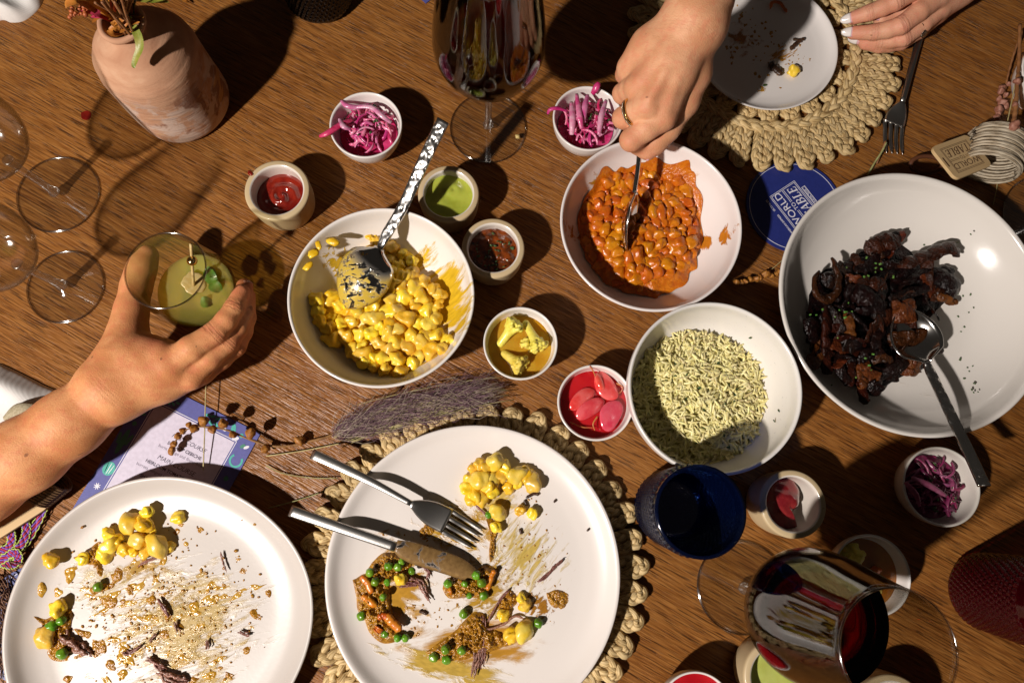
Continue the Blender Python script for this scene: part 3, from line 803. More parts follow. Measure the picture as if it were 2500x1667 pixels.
# ------------------------------------------------------------------ cutlery
def frame(ex, up):
    ex = V3(ex).normalized(); ey = V3(up).cross(ex).normalized(); return ex, ey, ex.cross(ey)
def spoon(label, tip, neck, hpath, W, up, depth, m_bowl, m_handle, hw=.0042, convex=False, ht=.0013):
    """bowl between neck and tip; handle swept along hpath from the neck"""
    t = thing('spoon', label, 'spoon', V3((tip[0], tip[1], 0)), 'serving spoons')
    ex, ey, ez = frame(V3(tip) - V3(neck), up); L = (V3(tip) - V3(neck)).length
    ns, nt = 30, 17; vs, fs = [], []; sg = 1 if convex else -1
    for i in range(ns + 1):
        s = i / ns
        wd = W * (math.sin(PI * (.07 + .93 * s) ** .92)) ** .62 if 0 < i < ns else W * (.10 if i == 0 else .02)
        if s < .18: wd = max(wd * (s / .18) ** .55, .0042)
        for j in range(nt):
            q = -1 + 2 * j / (nt - 1)
            z = sg * depth * (1 - abs(q) ** 2.4) * (math.sin(PI * min(1, s * .96 + .02)) ** .75)
            vs.append(V3(neck) + ex * (L * s) + ey * (wd * q) + ez * (z + .002 * (1 - s)))
    for i in range(ns):
        for j in range(nt - 1): fs.append((i * nt + j, i * nt + j + 1, (i + 1) * nt + j + 1, (i + 1) * nt + j))
    b = new('bowl', MB().add(vs, fs), m_bowl, t)
    md = b.modifiers.new('thick', 'SOLIDIFY'); md.thickness = .0011; md.offset = 0
    P = [V3(q) for q in spl([tuple(q) for q in hpath], 60)]
    mb = MB(); vs, fs = [], []; rr = random.Random(3)
    for i, p in enumerate(P):
        tt = (P[min(i + 1, 59)] - P[max(i - 1, 0)]).normalized(); sd = tt.cross(V3(up)).normalized(); qn = sd.cross(tt)
        wv = hw * (.62 + .38 * min(1, i / 14) + .25 * (i / 59))
        for (a, c) in ((-1, -.7), (-.93, -1), (0, -1), (.93, -1), (1, -.7), (1, .7), (.93, 1), (.45, 1.05), (0, 1.08), (-.45, 1.05), (-.93, 1), (-1, .7)):
            vs.append(p + sd * (wv * a) + qn * (ht * c))
    k = 12
    for i in range(59):
        for j in range(k): fs.append((i * k + j, i * k + (j + 1) % k, (i + 1) * k + (j + 1) % k, (i + 1) * k + j))
    fs += [tuple(range(k - 1, -1, -1)), tuple(59 * k + j for j in range(k))]
    new('handle', mb.add(vs, fs).mesh('handle', True), m_handle, t)
    return t
N = NT('spoon_smeared_with_yellow_sauce'); o_ = N.coord('Object')
f_ = N.step(N.noise(N.coord('Object', scale=(1, 1.6, 1)), 120, 5, .6, .8), .44, .50)
gx = N.n('ShaderNodeVectorMath', operation='DISTANCE'); N.l(N.coord('Generated'), gx.inputs[0]); gx.inputs[1].default_value = (.80, .95, .8)
f_ = N.math('MULTIPLY', f_, N.step(gx.outputs['Value'], .38, .62))
N.set(col=N.mix(f_, (.52, .50, .48), (.55, .38, .05)), metal=N.math('SUBTRACT', 1.0, f_), rough=N.math('ADD', .08, N.math('MULTIPLY', f_, .22)), normal=N.bump(f_, .5, .001))
M['smeared'] = N.m
spoon('hammered steel serving spoon lying face down in the yellow corn salad', at(846, 752, .030), at(928, 606, .044),
      [at(928, 606, .044), at(944, 572, .049), at(985, 503, .060), at(1035, 392, .080), at(1083, 294, .096)], .0245, (0, 0, 1), .011, M['smeared'], M['hammered'], .0044, True)
spoon('hammered steel serving spoon resting in the dark braised mushrooms', at(2205, 752, .030), at(2262, 884, .033),
      [at(2262, 884, .033), at(2275, 915, .036), at(2335, 1040, .0565), at(2375, 1125, .068), at(2403, 1186, .078)], .0225, V3((-.12, .10, 1)), .012, M['mirror'], M['hammered'], .0040)
spoon('polished steel spoon dipped on edge into the bean stew, gripped by the fist', at(1535, 622, .022), at(1549, 470, .050),
      [at(1549, 470, .050), at(1556, 425, .062), at(1561, 372, .077), at(1560, 315, .091), at(1548, 250, .106)], .0185, V3((.86, .05, .5)), .009, M['mirror'], M['mirror'], .0034, False, .0018)

def fork(label, end, mid, neck, root, tips, W, up=(0, 0, 1), hw=.0040):
    t = thing('fork', label, 'fork', V3((neck[0], neck[1], 0)), 'dinner forks')
    P = [V3(q) for q in spl([tuple(end), tuple(mid), tuple(neck)], 26)]
    vs, fs = [], []
    def ring(p, tt, wv, th):
        sd = tt.cross(V3(up)).normalized(); qn = sd.cross(tt)
        for (a, c) in ((-1, -.6), (-.8, -1), (.8, -1), (1, -.6), (1, .6), (.8, 1), (-.8, 1), (-1, .6)): vs.append(p + sd * (wv * a) + qn * (th * c))
    for i, p in enumerate(P):
        tt = (P[min(i + 1, 25)] - P[max(i - 1, 0)]).normalized(); f = i / 25
        ring(p, tt, hw * (1.08 - .48 * f), .0013 + .0006 * f)
    for i in range(25):
        for j in range(8): fs.append((i * 8 + j, i * 8 + (j + 1) % 8, (i + 1) * 8 + (j + 1) % 8, (i + 1) * 8 + j))
    fs += [tuple(range(7, -1, -1)), tuple(25 * 8 + j for j in range(8))]
    new('handle', MB().add(vs, fs), M['steel'], t)
    vs, fs = [], []
    A, B = V3(neck), V3(root); tt = (B - A).normalized(); n = 14
    for i in range(n + 1):
        f = i / n; p = A.lerp(B, f) - V3((0, 0, .0028 * math.sin(PI * f * .9)))
        ring(p, tt, hw * .60 + (W - hw * .60) * (1 - (1 - min(1, f * 1.25)) ** 2.2), .0017 - .0007 * f)
    for i in range(n):
        for j in range(8): fs.append((i * 8 + j, i * 8 + (j + 1) % 8, (i + 1) * 8 + (j + 1) % 8, (i + 1) * 8 + j))
    fs += [tuple(range(7, -1, -1)), tuple(n * 8 + j for j in range(8))]
    new('head', MB().add(vs, fs), M['steel'], t)
    C = V3(tips); td = (C - B).normalized(); sd = td.cross(V3(up)).normalized()
    for k in range(4):
        o = (-1 + 2 * k / 3) * .86; vs, fs = [], []
        for i in range(13):
            f = i / 12; p = B.lerp(C, f - .14) + sd * (W * o * (1 - .10 * f)) - V3((0, 0, .0002 + .0025 * math.sin(PI * f) + .0022 * max(0, 1 - f * 4)))
            w_ = W * .175 * (1 - .15 * f) * (1 if f < .8 else max(.12, (1 - f) / .2)); ring(p, td, w_, .0010 * (1 - .35 * f))
        for i in range(12):
            for j in range(8): fs.append((i * 8 + j, i * 8 + (j + 1) % 8, (i + 1) * 8 + (j + 1) % 8, (i + 1) * 8 + j))
        fs += [tuple(range(7, -1, -1)), tuple(12 * 8 + j for j in range(8))]
        new('tine', MB().add(vs, fs), M['steel'], t)
    return t
fork('steel dinner fork lying across the dinner plate above the knife', at(762, 1107, .0290), at(900, 1172, .0300), at(1003, 1228, .0285), at(1092, 1272, .0200), at(1181, 1325, .0165), .0108)
fork('steel dinner fork lying at the edge of the upper placemat', at(2283, -40, .004), at(2240, 110, .006), at(2203, 250, .0085), at(2184, 302, .0058), at(2184, 388, .003), .0105)
# knife
kt = thing('knife', 'steel dinner knife with a smeared blade on the dinner plate', 'knife', at(1000, 1330, 0))
A, B, C = at(709, 1246, .0285), at(965, 1334, .0285), at(1172, 1400, .0185)
P = spl([A, A.lerp(B, .5) + V3((0, 0, .0006)), B], 24); vs, fs = [], []
for i, p in enumerate(P):
    p = V3(p); tt = (B - A).normalized(); sd = tt.cross(V3((0, 0, 1))).normalized(); qn = sd.cross(tt); wv = .0046 - .0006 * i / 23
    for (a, c) in ((-1, -.5), (-.7, -1), (.7, -1), (1, -.5), (1, .5), (.7, 1), (-.7, 1), (-1, .5)): vs.append(p + sd * wv * a + qn * .0019 * c)
for i in range(23):
    for j in range(8): fs.append((i * 8 + j, i * 8 + (j + 1) % 8, (i + 1) * 8 + (j + 1) % 8, (i + 1) * 8 + j))
fs += [tuple(range(7, -1, -1)), tuple(23 * 8 + j for j in range(8))]
new('handle', MB().add(vs, fs), M['steel'], kt)
N = NT('smeared_blade'); o_ = N.coord('Object')
f_ = N.step(N.noise(N.coord('Object'), 70, 6, .62, .5), .34, .44)
N.set(col=N.mix(f_, (.50, .47, .45), N.mix(N.noise(o_, 300, 4), (.10, .045, .012), (.36, .22, .08))), metal=N.math('SUBTRACT', 1.0, f_), rough=N.math('ADD', .12, N.math('MULTIPLY', f_, .25)), normal=N.bump(N.math('ADD', f_, N.math('MULTIPLY', N.noise(o_, 400, 3), .5)), .25, .001))
n = 26; vs, fs = [], []; tt = (C - B).normalized(); sd = tt.cross(V3((0, 0, 1))).normalized(); qn = sd.cross(tt); L = (C - B).length
for i in range(n + 1):
    f = i / n; wl = .0058 + .0026 * min(1, f * 5); up_ = wl * (1 - max(0, (f - .62) / .38) ** 2.2); dn = wl * (1 - max(0, (f - .80) / .20) ** 2.6) * (1.06)
    if f < .06: dn *= .6 + 6.6 * f
    p = B + tt * (L * f)
    for (a, c) in ((dn, 0), (dn * .6, .0007), (-up_ * .9, .0012), (-up_, 0.0), (-up_ * .9, -.0012), (dn * .6, -.0007)): vs.append(p + sd * a + qn * c)
for i in range(n):
    for j in range(6): fs.append((i * 6 + j, i * 6 + (j + 1) % 6, (i + 1) * 6 + (j + 1) % 6, (i + 1) * 6 + j))
fs += [tuple(range(5, -1, -1)), tuple(n * 6 + j for j in range(6))]
new('blade', MB().add(vs, fs), N.m, kt)

# ------------------------------------------------------------------ printed things: coasters, menu, wooden tags
def child(name, data, m, parent, loc=(0, 0, 0), rot=(0, 0, 0)):
    if isinstance(data, MB): data = data.mesh(name, False)
    if len(data.materials) == 0: data.materials.append(m)
    o = bpy.data.objects.new(name, data); COL.objects.link(o); o.parent = parent; o.location = loc; o.rotation_euler = rot; return o
def prism(poly, z0, z1):
    n = len(poly); vs = [(x, y, z0) for x, y in poly] + [(x, y, z1) for x, y in poly]
    return MB().add(vs, [tuple(range(n - 1, -1, -1)), tuple(range(n, 2 * n))] + [(i, (i + 1) % n, n + (i + 1) % n, n + i) for i in range(n)])
def lines(rects, z0, z1):
    mb = MB()
    for (x0, y0, x1, y1) in rects:
        q = prism([(x0, y0), (x1, y0), (x1, y1), (x0, y1)], z0, z1); mb.add(q.v, q.f)
    return mb
def box_outline(x0, y0, x1, y1, w_):
    return [(x0, y0, x1, y0 + w_), (x0, y1 - w_, x1, y1), (x0, y0 + w_, x0 + w_, y1 - w_), (x1 - w_, y0 + w_, x1, y1 - w_)]
def ringpoly(R, w_, z0, z1, n=96):
    return lathe([(R - w_, z1), (R, z1), (R, z0), (R - w_, z0), (R - w_, z1)], n)
def text(body, size, m, parent, loc, shear=0.0, bold=0.0, align='CENTER', sx=1.0, name='lettering', ext=.00004):
    c = bpy.data.curves.new('lettering', 'FONT'); c.body = body; c.size = size; c.shear = shear; c.offset = bold; c.extrude = ext
    c.align_x = align; c.align_y = 'CENTER'; c.resolution_u = 3; c.materials.append(m)
    tmp = bpy.data.objects.new('lettering_outline', c); me = bpy.data.meshes.new_from_object(tmp); bpy.data.objects.remove(tmp); me.name = 'lettering'
    o = bpy.data.objects.new(name, me); COL.objects.link(o); o.parent = parent; o.location = loc; o.scale = (sx, 1, 1); return o
# serif capitals for the emblem, drawn as strokes: (x0, y0, x1, y1, thickness) on a unit-high cell
SERIF = {'T': (.72, [(.36, 0, .36, 1, .15), (.02, .965, .70, .965, .07), (.20, .03, .52, .03, .06), (.03, .80, .03, .97, .06), (.69, .80, .69, .97, .06)]),
         'A': (.80, [(.08, 0, .40, 1, .07), (.72, 0, .42, 1, .15), (.2, .34, .62, .34, .06), (-.04, .03, .22, .03, .06), (.58, .03, .86, .03, .06)]),
         'B': (.70, [(.15, 0, .15, 1, .15), (.0, .03, .40, .03, .06), (.0, .97, .38, .97, .06), (.15, .53, .40, .53, .06), (.38, .97, .54, .86, .10), (.55, .88, .55, .66, .13), (.54, .66, .40, .53, .08), (.40, .53, .60, .40, .09), (.62, .42, .62, .16, .14), (.61, .16, .40, .03, .09)]),
         'L': (.62, [(.15, 0, .15, 1, .15), (.0, .97, .34, .97, .06), (.0, .03, .56, .03, .07), (.55, .0, .57, .24, .06)]),
         'E': (.66, [(.15, 0, .15, 1, .15), (.0, .97, .56, .97, .07), (.0, .03, .58, .03, .07), (.15, .52, .46, .52, .06), (.55, .97, .55, .78, .06), (.57, .02, .60, .24, .06), (.46, .42, .46, .62, .05)])}
def serif_word(word, h, m, parent, loc, slant=.22, z=.00012):
    wid = sum(SERIF[c][0] for c in word) + .10 * (len(word) - 1); x = -wid / 2; mb = MB()
    for c in word:
        for (x0, y0, x1, y1, tk) in SERIF[c][1]:
            d = V3((x1 - x0, y1 - y0)); d.normalize(); nx, ny = -d.y * tk / 2, d.x * tk / 2
            q = []
            for (a, b) in ((x0 + nx, y0 + ny), (x0 - nx, y0 - ny), (x1 - nx, y1 - ny), (x1 + nx, y1 + ny)):
                q.append(((x + a + slant * b) * h, (b - .5) * h))
            if sum(q[i][0] * q[(i + 1) % 4][1] - q[(i + 1) % 4][0] * q[i][1] for i in range(4)) < 0: q.reverse()
            z += .000001
            p_ = prism(q, 0, z); mb.add(p_.v, p_.f)
        x += SERIF[c][0] + .10
    return child('lettering', mb, m, parent, loc)
def emblem(parent, m, s, z, small=True):
    """the framed wordmark: WORLD / TO / TABLE"""
    W_, H_ = .0425 * s, .0315 * s
    lw = .00045 * s
    child('emblem_frame', lines(box_outline(-W_ / 2, -H_ / 2, W_ / 2, H_ / 2, lw) + box_outline(-W_ / 2 + .0013 * s, -H_ / 2 + .0013 * s, W_ / 2 - .0013 * s, H_ / 2 - .0013 * s, lw) +
          [(-W_ / 2 + .0013 * s, .0012 * s, -.0052 * s, .0012 * s + lw), (-W_ / 2 + .0013 * s, -.0004 * s, -.0052 * s, -.0004 * s + lw), (.0052 * s, .0012 * s, W_ / 2 - .0013 * s, .0012 * s + lw), (.0052 * s, -.0004 * s, W_ / 2 - .0013 * s, -.0004 * s + lw)], z, z + .00008), m, parent)
    text('WORLD', .0100 * s, m, parent, (0, .0079 * s, z), sx=1.12)
    text('TO', .0058 * s, m, parent, (0, .0004 * s, z))
    serif_word('TABLE', .0090 * s, m, parent, (-.0010 * s, -.0078 * s, z))
def papermat(name, col, rough=.45):
    return mat(name, col, rough, [c * .9 for c in col], 300, bump=.08, bs=900)
M['navy'] = papermat('navy_card', (.018, .028, .17), .42)
M['print_white'] = papermat('white_print', (.75, .74, .80))
def coaster(label, u, v, z, ang, full=True):
    p = at(u, v, z); p.z = z
    t = thing('coaster', label, 'coaster', p, 'round blue paper coasters'); t.rotation_euler = (0, 0, math.radians(ang))
    R = .0478
    child('card', lathe([(0, 0), (R, 0), (R, .0014), (0, .0014)], 96).mesh('card', False), M['navy'], t)
    child('edge_ring', ringpoly(R - .0030, .00045, .0014, .0016).mesh('edge_ring', False), M['print_white'], t)
    e = bpy.data.objects.new('emblem', None); COL.objects.link(e); e.parent = t; e.location = (0, -.001, .0015)
    emblem(e, M['print_white'], 1.0, 0)
    child('banner', lines(box_outline(-.0115, -.0222, .0115, -.0180, .0004) + box_outline(-.0107, -.0216, .0107, -.0186, .00025), .0015, .0016), M['print_white'], t)
    text('AUSTIN, TEXAS', .0024, M['print_white'], t, (0, -.0201, .0015), bold=.00003)
    text('AMERICAN EXPRESS', .0026, M['print_white'], t, (-.0095, .0195, .0015), bold=.00004)
    text('SKYMILES', .0030, M['print_white'], t, (.0135, .0195, .0015), sx=1.1)
    return t
coaster('round blue coaster with white emblem tucked between the placemat and the mushroom bowl', 1938, 505, .0006, 124)
coaster('round blue coaster mostly hidden under the beige dinner plate', 92, 1520, .0002, 60)

# the menu
M['menu_blue'] = papermat('menu_blue', (.085, .090, .30), .5)
M['menu_paper'] = papermat('menu_lavender_paper', (.60, .55, .66), .6)
M['ink'] = papermat('black_ink', (.045, .03, .06), .6)
M['ink_light'] = papermat('grey_ink', (.13, .10, .15), .6)
M['print_teal'] = papermat('teal_print', (.06, .40, .33), .5)
M['print_green'] = papermat('green_print', (.05, .22, .15), .5)
c_tr = at(637, 1058, 0); c_dn = at(571, 1177, 0)
ex = V3((c_tr.y - c_dn.y, -(c_tr.x - c_dn.x), 0)).normalized()     # along the top edge
ang = math.atan2(ex.y, ex.x); ey = V3((-ex.y, ex.x, 0))
MWd, MHt = .112, .20
mt = thing('menu', 'printed menu card with blue cactus border, partly under the beige plate', 'menu', c_tr - ex * (MWd / 2) + V3((0, 0, .0005))); mt.rotation_euler = (0, 0, ang)
child('card', prism([(-MWd / 2, -MHt), (MWd / 2, -MHt), (MWd / 2, 0), (-MWd / 2, 0)], 0, .0006), M['menu_blue'], mt)
bw = .0165
child('panel', prism([(-MWd / 2 + bw, -MHt + bw), (MWd / 2 - bw, -MHt + bw), (MWd / 2 - bw, -bw), (-MWd / 2 + bw, -bw)], .0006, .0008), M['menu_paper'], mt)
child('white_rule', lines(box_outline(-MWd / 2 + bw - .0016, -MHt + bw - .0016, MWd / 2 - bw + .0016, -bw + .0016, .0006), .0006, .0008), M['print_white'], mt)
Z = .00082
for (s, size, y, m, sh, b) in [('FIRST COURSE', .0052, -.0345, 'ink', .28, 0), ('SCALLOP CEBICHE', .0040, -.0418, 'ink', 0, .00010), ('burnt orange and finger limes', .0038, -.0470, 'ink_light', 0, 0),
                              ('MAIN COURSE', .0056, -.0560, 'ink', .28, 0), ('HEIRLOOM TOMATO SALAD', .0040, -.0630, 'ink', 0, .00010), ('burrata, sungold tomato vinaigrette, mint', .0038, -.0685, 'ink_light', 0, 0),
                              ('SHAVED CARROTS SALAD', .0040, -.0760, 'ink', 0, .00010), ('passionfruit labneh, pistachio', .0038, -.0815, 'ink_light', 0, 0), ('BRAISED', .0040, -.0885, 'ink', 0, .00010)]:
    text(s, size, M[m], mt, (.004, y, Z), sh, b)
def ellpoly(cx, cy, a, b, ro=0.0, n=14):
    return [(cx + a * math.cos(t) * math.cos(ro) - b * math.sin(t) * math.sin(ro), cy + a * math.cos(t) * math.sin(ro) + b * math.sin(t) * math.cos(ro)) for t in [2 * PI * i / n for i in range(n)]]
def prints(polys, name, m):
    mb = MB(); z = .00075
    for p_ in polys:
        q = prism(p_, .0006, z); mb.add(q.v, q.f); z += .000003
    child(name, mb, m, mt)
# sprigs along the border, cactus and moon
for (x, y, s) in [(.012, -.008, 1.0), (-.03, -.009, .8)]:
    prints([ellpoly(x + s * a, y + s * b, s * .0026, s * .0012, ro) for a, b, ro in [(-.006, .002, .4), (-.005, -.003, -.5), (-.001, .003, .5), (0, -.003, -.5), (.004, .003, .5), (.005, -.002, -.4), (.009, .001, 0)]], 'leaf_print', M['print_teal'])
prints([ellpoly(.033, -.0075, .0055, .0022, -1.2), ellpoly(.042, -.009, .002, .002)], 'leaf_print', M['print_teal'])
prints([ellpoly(.0385, -.0135, .0032, .0018, .6), ellpoly(.025, -.010, .003, .0016, -.5), ellpoly(.051, -.016, .0026, .0013, .8)], 'flower_print', M['print_white'])
xl = -MWd / 2 + bw * .45
prints([ellpoly(xl, -.058, .0026, .012, 0), ellpoly(xl - .0045, -.056, .0014, .0050, .2), ellpoly(xl + .0045, -.054, .0014, .0052, -.2), ellpoly(xl - .003, -.060, .0024, .0012, 0), ellpoly(xl + .003, -.0585, .0024, .0012, 0)], 'cactus_print', M['print_green'])
prints([ellpoly(xl + .001, -.040, .002, .002), ellpoly(xl - .001, -.026, .004, .0014, 1.0), ellpoly(xl + .003, -.030, .003, .0012, .4)], 'leaf_print', M['print_green'])
prints([ellpoly(xl + .002, -.083, .0055, .0062)], 'gourd_print', M['print_teal'])
prints([ellpoly(xl + .002 + k * .0022, -.083, .00035, .0055 - abs(k) * .001, -.12 * k) for k in (-1, 0, 1)], 'gourd_ribs', M['print_white'])
prints([ellpoly(xl + .001, -.100, .0032, .0005, a) for a in (0, .785, 1.57, 2.355)], 'star_print', M['print_white'])
xr = MWd / 2 - bw * .45
prints([[(xr + .0062 * math.cos(t), -.030 + .0062 * math.sin(t)) for t in [PI * .75 + 1.5 * PI * i / 14 for i in range(15)]] + [(xr + .0044 * math.cos(t) , -.030 + .0044 * math.sin(t)) for t in [PI * .75 + 1.5 * PI * (14 - i) / 14 for i in range(15)]]], 'moon_print', M['print_teal'])
prints([ellpoly(xr - .001, -.0165, .0026, .0016, .9), ellpoly(xr, -.047, .002, .0022)], 'leaf_print', M['print_green'])
p_ = at(1026, -2, 0)
bc = thing('printed_card', 'corner of a blue printed card at the top edge beside the wine glass', 'card', V3((p_.x, p_.y, .0004)))
child('card', prism([(-.012, .012), (.006, -.006), (.024, .012), (.006, .030)], 0, .0008), M['menu_blue'], bc)
child('leaf_print', prism(ellpoly(.0, .0035, .0028, .0012, 2.3), .0008, .0010), M['print_teal'], bc)

# wooden name tag on a twine napkin ring
def tagwood():
    N = NT('pale_birch'); o = N.coord('Object', scale=(4, 60, 4))
    N.set(col=N.mix(N.noise(o, 3, 4), (.50, .33, .15), (.64, .46, .24)), rough=.6, normal=N.bump(N.noise(o, 6, 3), .15, .0005)); return N.m
M['birch'] = tagwood()
M['burnt'] = papermat('burnt_lettering', (.085, .035, .012), .7)
M['twine'] = raffia('jute_twine', (.46, .38, .27), (.62, .55, .42), (.26, .19, .11))
def round_rect(a, b, r_, n=6):
    out = []
    for (cx, cy, s) in ((a - r_, b - r_, 0), (-a + r_, b - r_, 1), (-a + r_, -b + r_, 2), (a - r_, -b + r_, 3)):
        out += [(cx + r_ * math.cos((s + k / n) * PI / 2), cy + r_ * math.sin((s + k / n) * PI / 2)) for k in range(n + 1)]
    return out
tp = at(2346, 384, .030)
nt_ = thing('name_tag', 'pale wooden tag with burnt emblem tied to the twine napkin ring', 'tag', tp); nt_.rotation_euler = (math.radians(7), math.radians(-14), math.radians(204.5))
child('board', prism(round_rect(.0272, .0195, .006), -.0015, .0015), M['birch'], nt_)
e = bpy.data.objects.new('emblem', None); COL.objects.link(e); e.parent = nt_; e.location = (0, 0, .0015); emblem(e, M['burnt'], .92, 0)
for sx_ in (-1, 1): child('slot', prism(round_rect(.0008, .0055, .0007), 0, .00012), M['burnt'], nt_, (sx_ * .0238, 0, .0015))
rc = at(2425, 375, .022)
nr = thing('napkin_ring', 'napkin ring wound with pale twine behind the wooden tag', 'napkin ring', V3((rc.x, rc.y, 0)))
ax = V3((math.cos(math.radians(66)), math.sin(math.radians(66)), 0)); rx = V3((ax.y, -ax.x, 0))
for k in range(15):
    off = ax * ((k - 7) * .0026); rad = .0225 + .0012 * math.sin(k * 1.7)
    P = [V3((rc.x, rc.y, .0235)) + off + rx * (rad * math.cos(a) * 1.12) + V3((0, 0, rad * math.sin(a))) for a in [2 * PI * i / 30 for i in range(31)]]
    new('twine_strand', tube(P, .00145, 6), M['twine'], nr)
cl = at(2262, 402, .012); P = [cl + V3((.016 * math.cos(a), .008 * math.sin(a), .002 * math.sin(a))) for a in [2 * PI * i / 24 for i in range(25)]]
new('leather_loop', tube(P, .0022, 8), mat('brown_leather', (.10, .035, .015), .5), nr)
# tag and ring on the other napkin, under the forearm
tp = at(22, 1236, .012)
tg = thing('name_tag', 'wooden tag lying under the forearm at the left edge', 'tag', tp); tg.rotation_euler = (0, math.radians(4), math.radians(36))
child('board', prism(round_rect(.0272, .0195, .006), -.0015, .0015), M['birch'], tg)
child('slot', prism(round_rect(.0018, .0018, .0016), 0, .00012), M['burnt'], tg, (.021, -.004, .0015))
rc = at(112, 1188, .018)
tr = thing('twine_ring', 'brown twine napkin ring under the forearm', 'napkin ring', V3((rc.x, rc.y, 0)))
M['twine_dark'] = raffia('brown_jute', (.20, .11, .05), (.30, .18, .09), (.10, .05, .02))
for k in range(9):
    rad = .017; P = [V3((rc.x + (k - 4) * .0018, rc.y + (k - 4) * .0016, .018)) + V3((.7, -.7, 0)) * (rad * .8 * math.cos(a)) + V3((0, 0, rad * math.sin(a))) for a in [2 * PI * i / 24 for i in range(25)]]
    new('twine_strand', tube(P, .0014, 5), M['twine_dark'], tr)
# woven friendship cord
fcord = thing('woven_cord', 'colourful purple and red woven cord beside the beige plate', 'cord', at(60, 1320, 0))
cols = [mat('purple_thread', (.20, .09, .42), .7), mat('red_thread', (.42, .02, .06), .7), mat('lime_thread', (.42, .50, .10), .7)]
paths = [[(118, 1200, .012), (110, 1232, .006), (93, 1273, .004), (62, 1325, .004), (21, 1358, .005), (-20, 1385, .004)],
         [(56, 1262, .006), (66, 1292, .005), (56, 1325, .006), (30, 1350, .007), (-5, 1372, .006)],
         [(-8, 1345, .004), (20, 1338, .005), (30, 1315, .005), (22, 1292, .006), (10, 1290, .005)],
         [(5, 1372, .005), (30, 1378, .006), (46, 1366, .007), (40, 1350, .008), (22, 1352, .008)]]
for pth in paths:
    P = [V3(q) for q in spl([tuple(at(*q)) for q in pth], 60)]
    for k in range(5):
        pts = []
        for i, q in enumerate(P):
            tt = (P[min(i + 1, 59)] - P[max(i - 1, 0)]).normalized(); sd = tt.cross(V3((0, 0, 1))).normalized()
            pts.append(q + sd * ((k - 2) * .0011 + .0007 * math.sin(i * .75 + k * 1.3)) + V3((0, 0, .0009 * math.cos(i * .75 + k * 1.3))))
        new('thread', tube(pts, .00085, 5), cols[(0, 1, 2, 1, 0)[k]] if k != 2 else cols[0], fcord)
    for sgn in (-1, 1):
        pts = []
        for i, q in enumerate(P):
            tt = (P[min(i + 1, 59)] - P[max(i - 1, 0)]).normalized(); sd = tt.cross(V3((0, 0, 1))).normalized()
            pts.append(q + sd * (sgn * .0033 + .0005 * math.sin(i * 1.6)) + V3((0, 0, .0005)))
        new('thread', tube(pts, .0006, 5), cols[2], fcord)

# ------------------------------------------------------------------ napkins
def linen():
    N = NT('white_ribbed_linen'); o = N.coord('Object'); wv = N.n('ShaderNodeTexWave'); wv.inputs['Scale'].default_value = 260; wv.bands_direction = 'DIAGONAL'; N.l(o, wv.inputs[0])
    N.set(col=N.mix(N.noise(o, 300, 3), (.62, .60, .57), (.74, .72, .69)), rough=.85, sheen=.2, normal=N.bump(wv.outputs['Fac'], .12, .0004)); return N.m
M['linen'] = linen()
def napkin(label, poly, h):
    def zf(x, y, rho): return h * (1 - rho ** 7) * (.72 + .28 * math.sin(x * 95 + y * 60 + 2 * math.sin(y * 70))) + .0012
    return new('napkin', heap([at(*q) for q in poly], 0, zf, 26, 96, skirt=.0012), M['linen'], label=label, cat='napkin', group='white linen napkins')
napkin('white linen napkin at the upper left corner', [(-160, -120), (60, -120), (112, -40), (104, 6), (88, 30), (58, 52), (28, 56), (6, 50), (-40, 60), (-160, 40)], .020)
napkin('white ribbed linen napkin under the forearm at the left edge', [(-140, 880), (-20, 884), (36, 904), (104, 938), (160, 966), (190, 1010), (140, 1060), (60, 1100), (-140, 1120)], .014)
hp = spl([tuple(at(*q)) for q in [(20, 1028, .018), (42, 1003, .021), (66, 1000, .021), (90, 1004, .018)]], 14)
new('hem_loop', tube(hp, .0062, 10, .45), mat('khaki_tape', (.42, .36, .24), .8, (.30, .25, .15), 500, bump=.4, bs=1200), label='rolled khaki tape loop on the napkin under the forearm', cat='tape')

# ------------------------------------------------------------------ dried plants on the table
M['twig'] = mat('brown_twig', (.17, .075, .02), .6, (.28, .14, .04), 200)
M['pod'] = mat('ochre_pod', (.36, .15, .02), .55, (.22, .07, .01), 320, bump=.5, bs=500, bd=.001)
M['pod_pink'] = mat('dusty_pink_pod', (.34, .15, .10), .6, (.22, .08, .05), 320, bump=.4, bs=500)
def pod_mesh(seed):
    def pin(q, p): k = 1 - .35 * max(0, p[2]); a = math.atan2(p[1], p[0]); g = 1 + .10 * math.cos(3 * a); return [q[0] * k * g, q[1] * k * g, q[2]]
    return blob(.0042, .0042, .0052, .12, 1.5, seed, 3, pin, .06).mesh('pod')
PODS = [pod_mesh(s) for s in range(4)]
def sprig(label, path, pods, m_st='twig', m_pod='pod', r0=.0013, r1=.0006, seed=1):
    P = spl([tuple(at(*q)) for q in path], 60); t = thing('dried_sprig', label, 'dried sprig', V3((P[0][0], P[0][1], 0)), 'dried sprigs')
    new('stem', tube(P, [r0 + (r1 - r0) * i / 59 + .00025 * math.sin(i * 1.3) for i in range(60)], 7), M[m_st], t)
    r = random.Random(seed)
    for (u, v, z, s) in pods:
        p = at(u, v, z); j = min(range(60), key=lambda i: (P[i][0] - p.x) ** 2 + (P[i][1] - p.y) ** 2)
        new('stalk', tube([P[j], V3(P[j]).lerp(p, .6) + V3((0, 0, .001)), p], .0005, 5), M[m_st], t)
        me = PODS[r.randrange(4)].copy() if m_pod != 'pod' else PODS[r.randrange(4)]
        if m_pod != 'pod': me.materials.clear()
        new('pod', me, M[m_pod], t, p, (r.uniform(-.8, .8), r.uniform(-.8, .8), r.uniform(0, 6)), s)
    return t
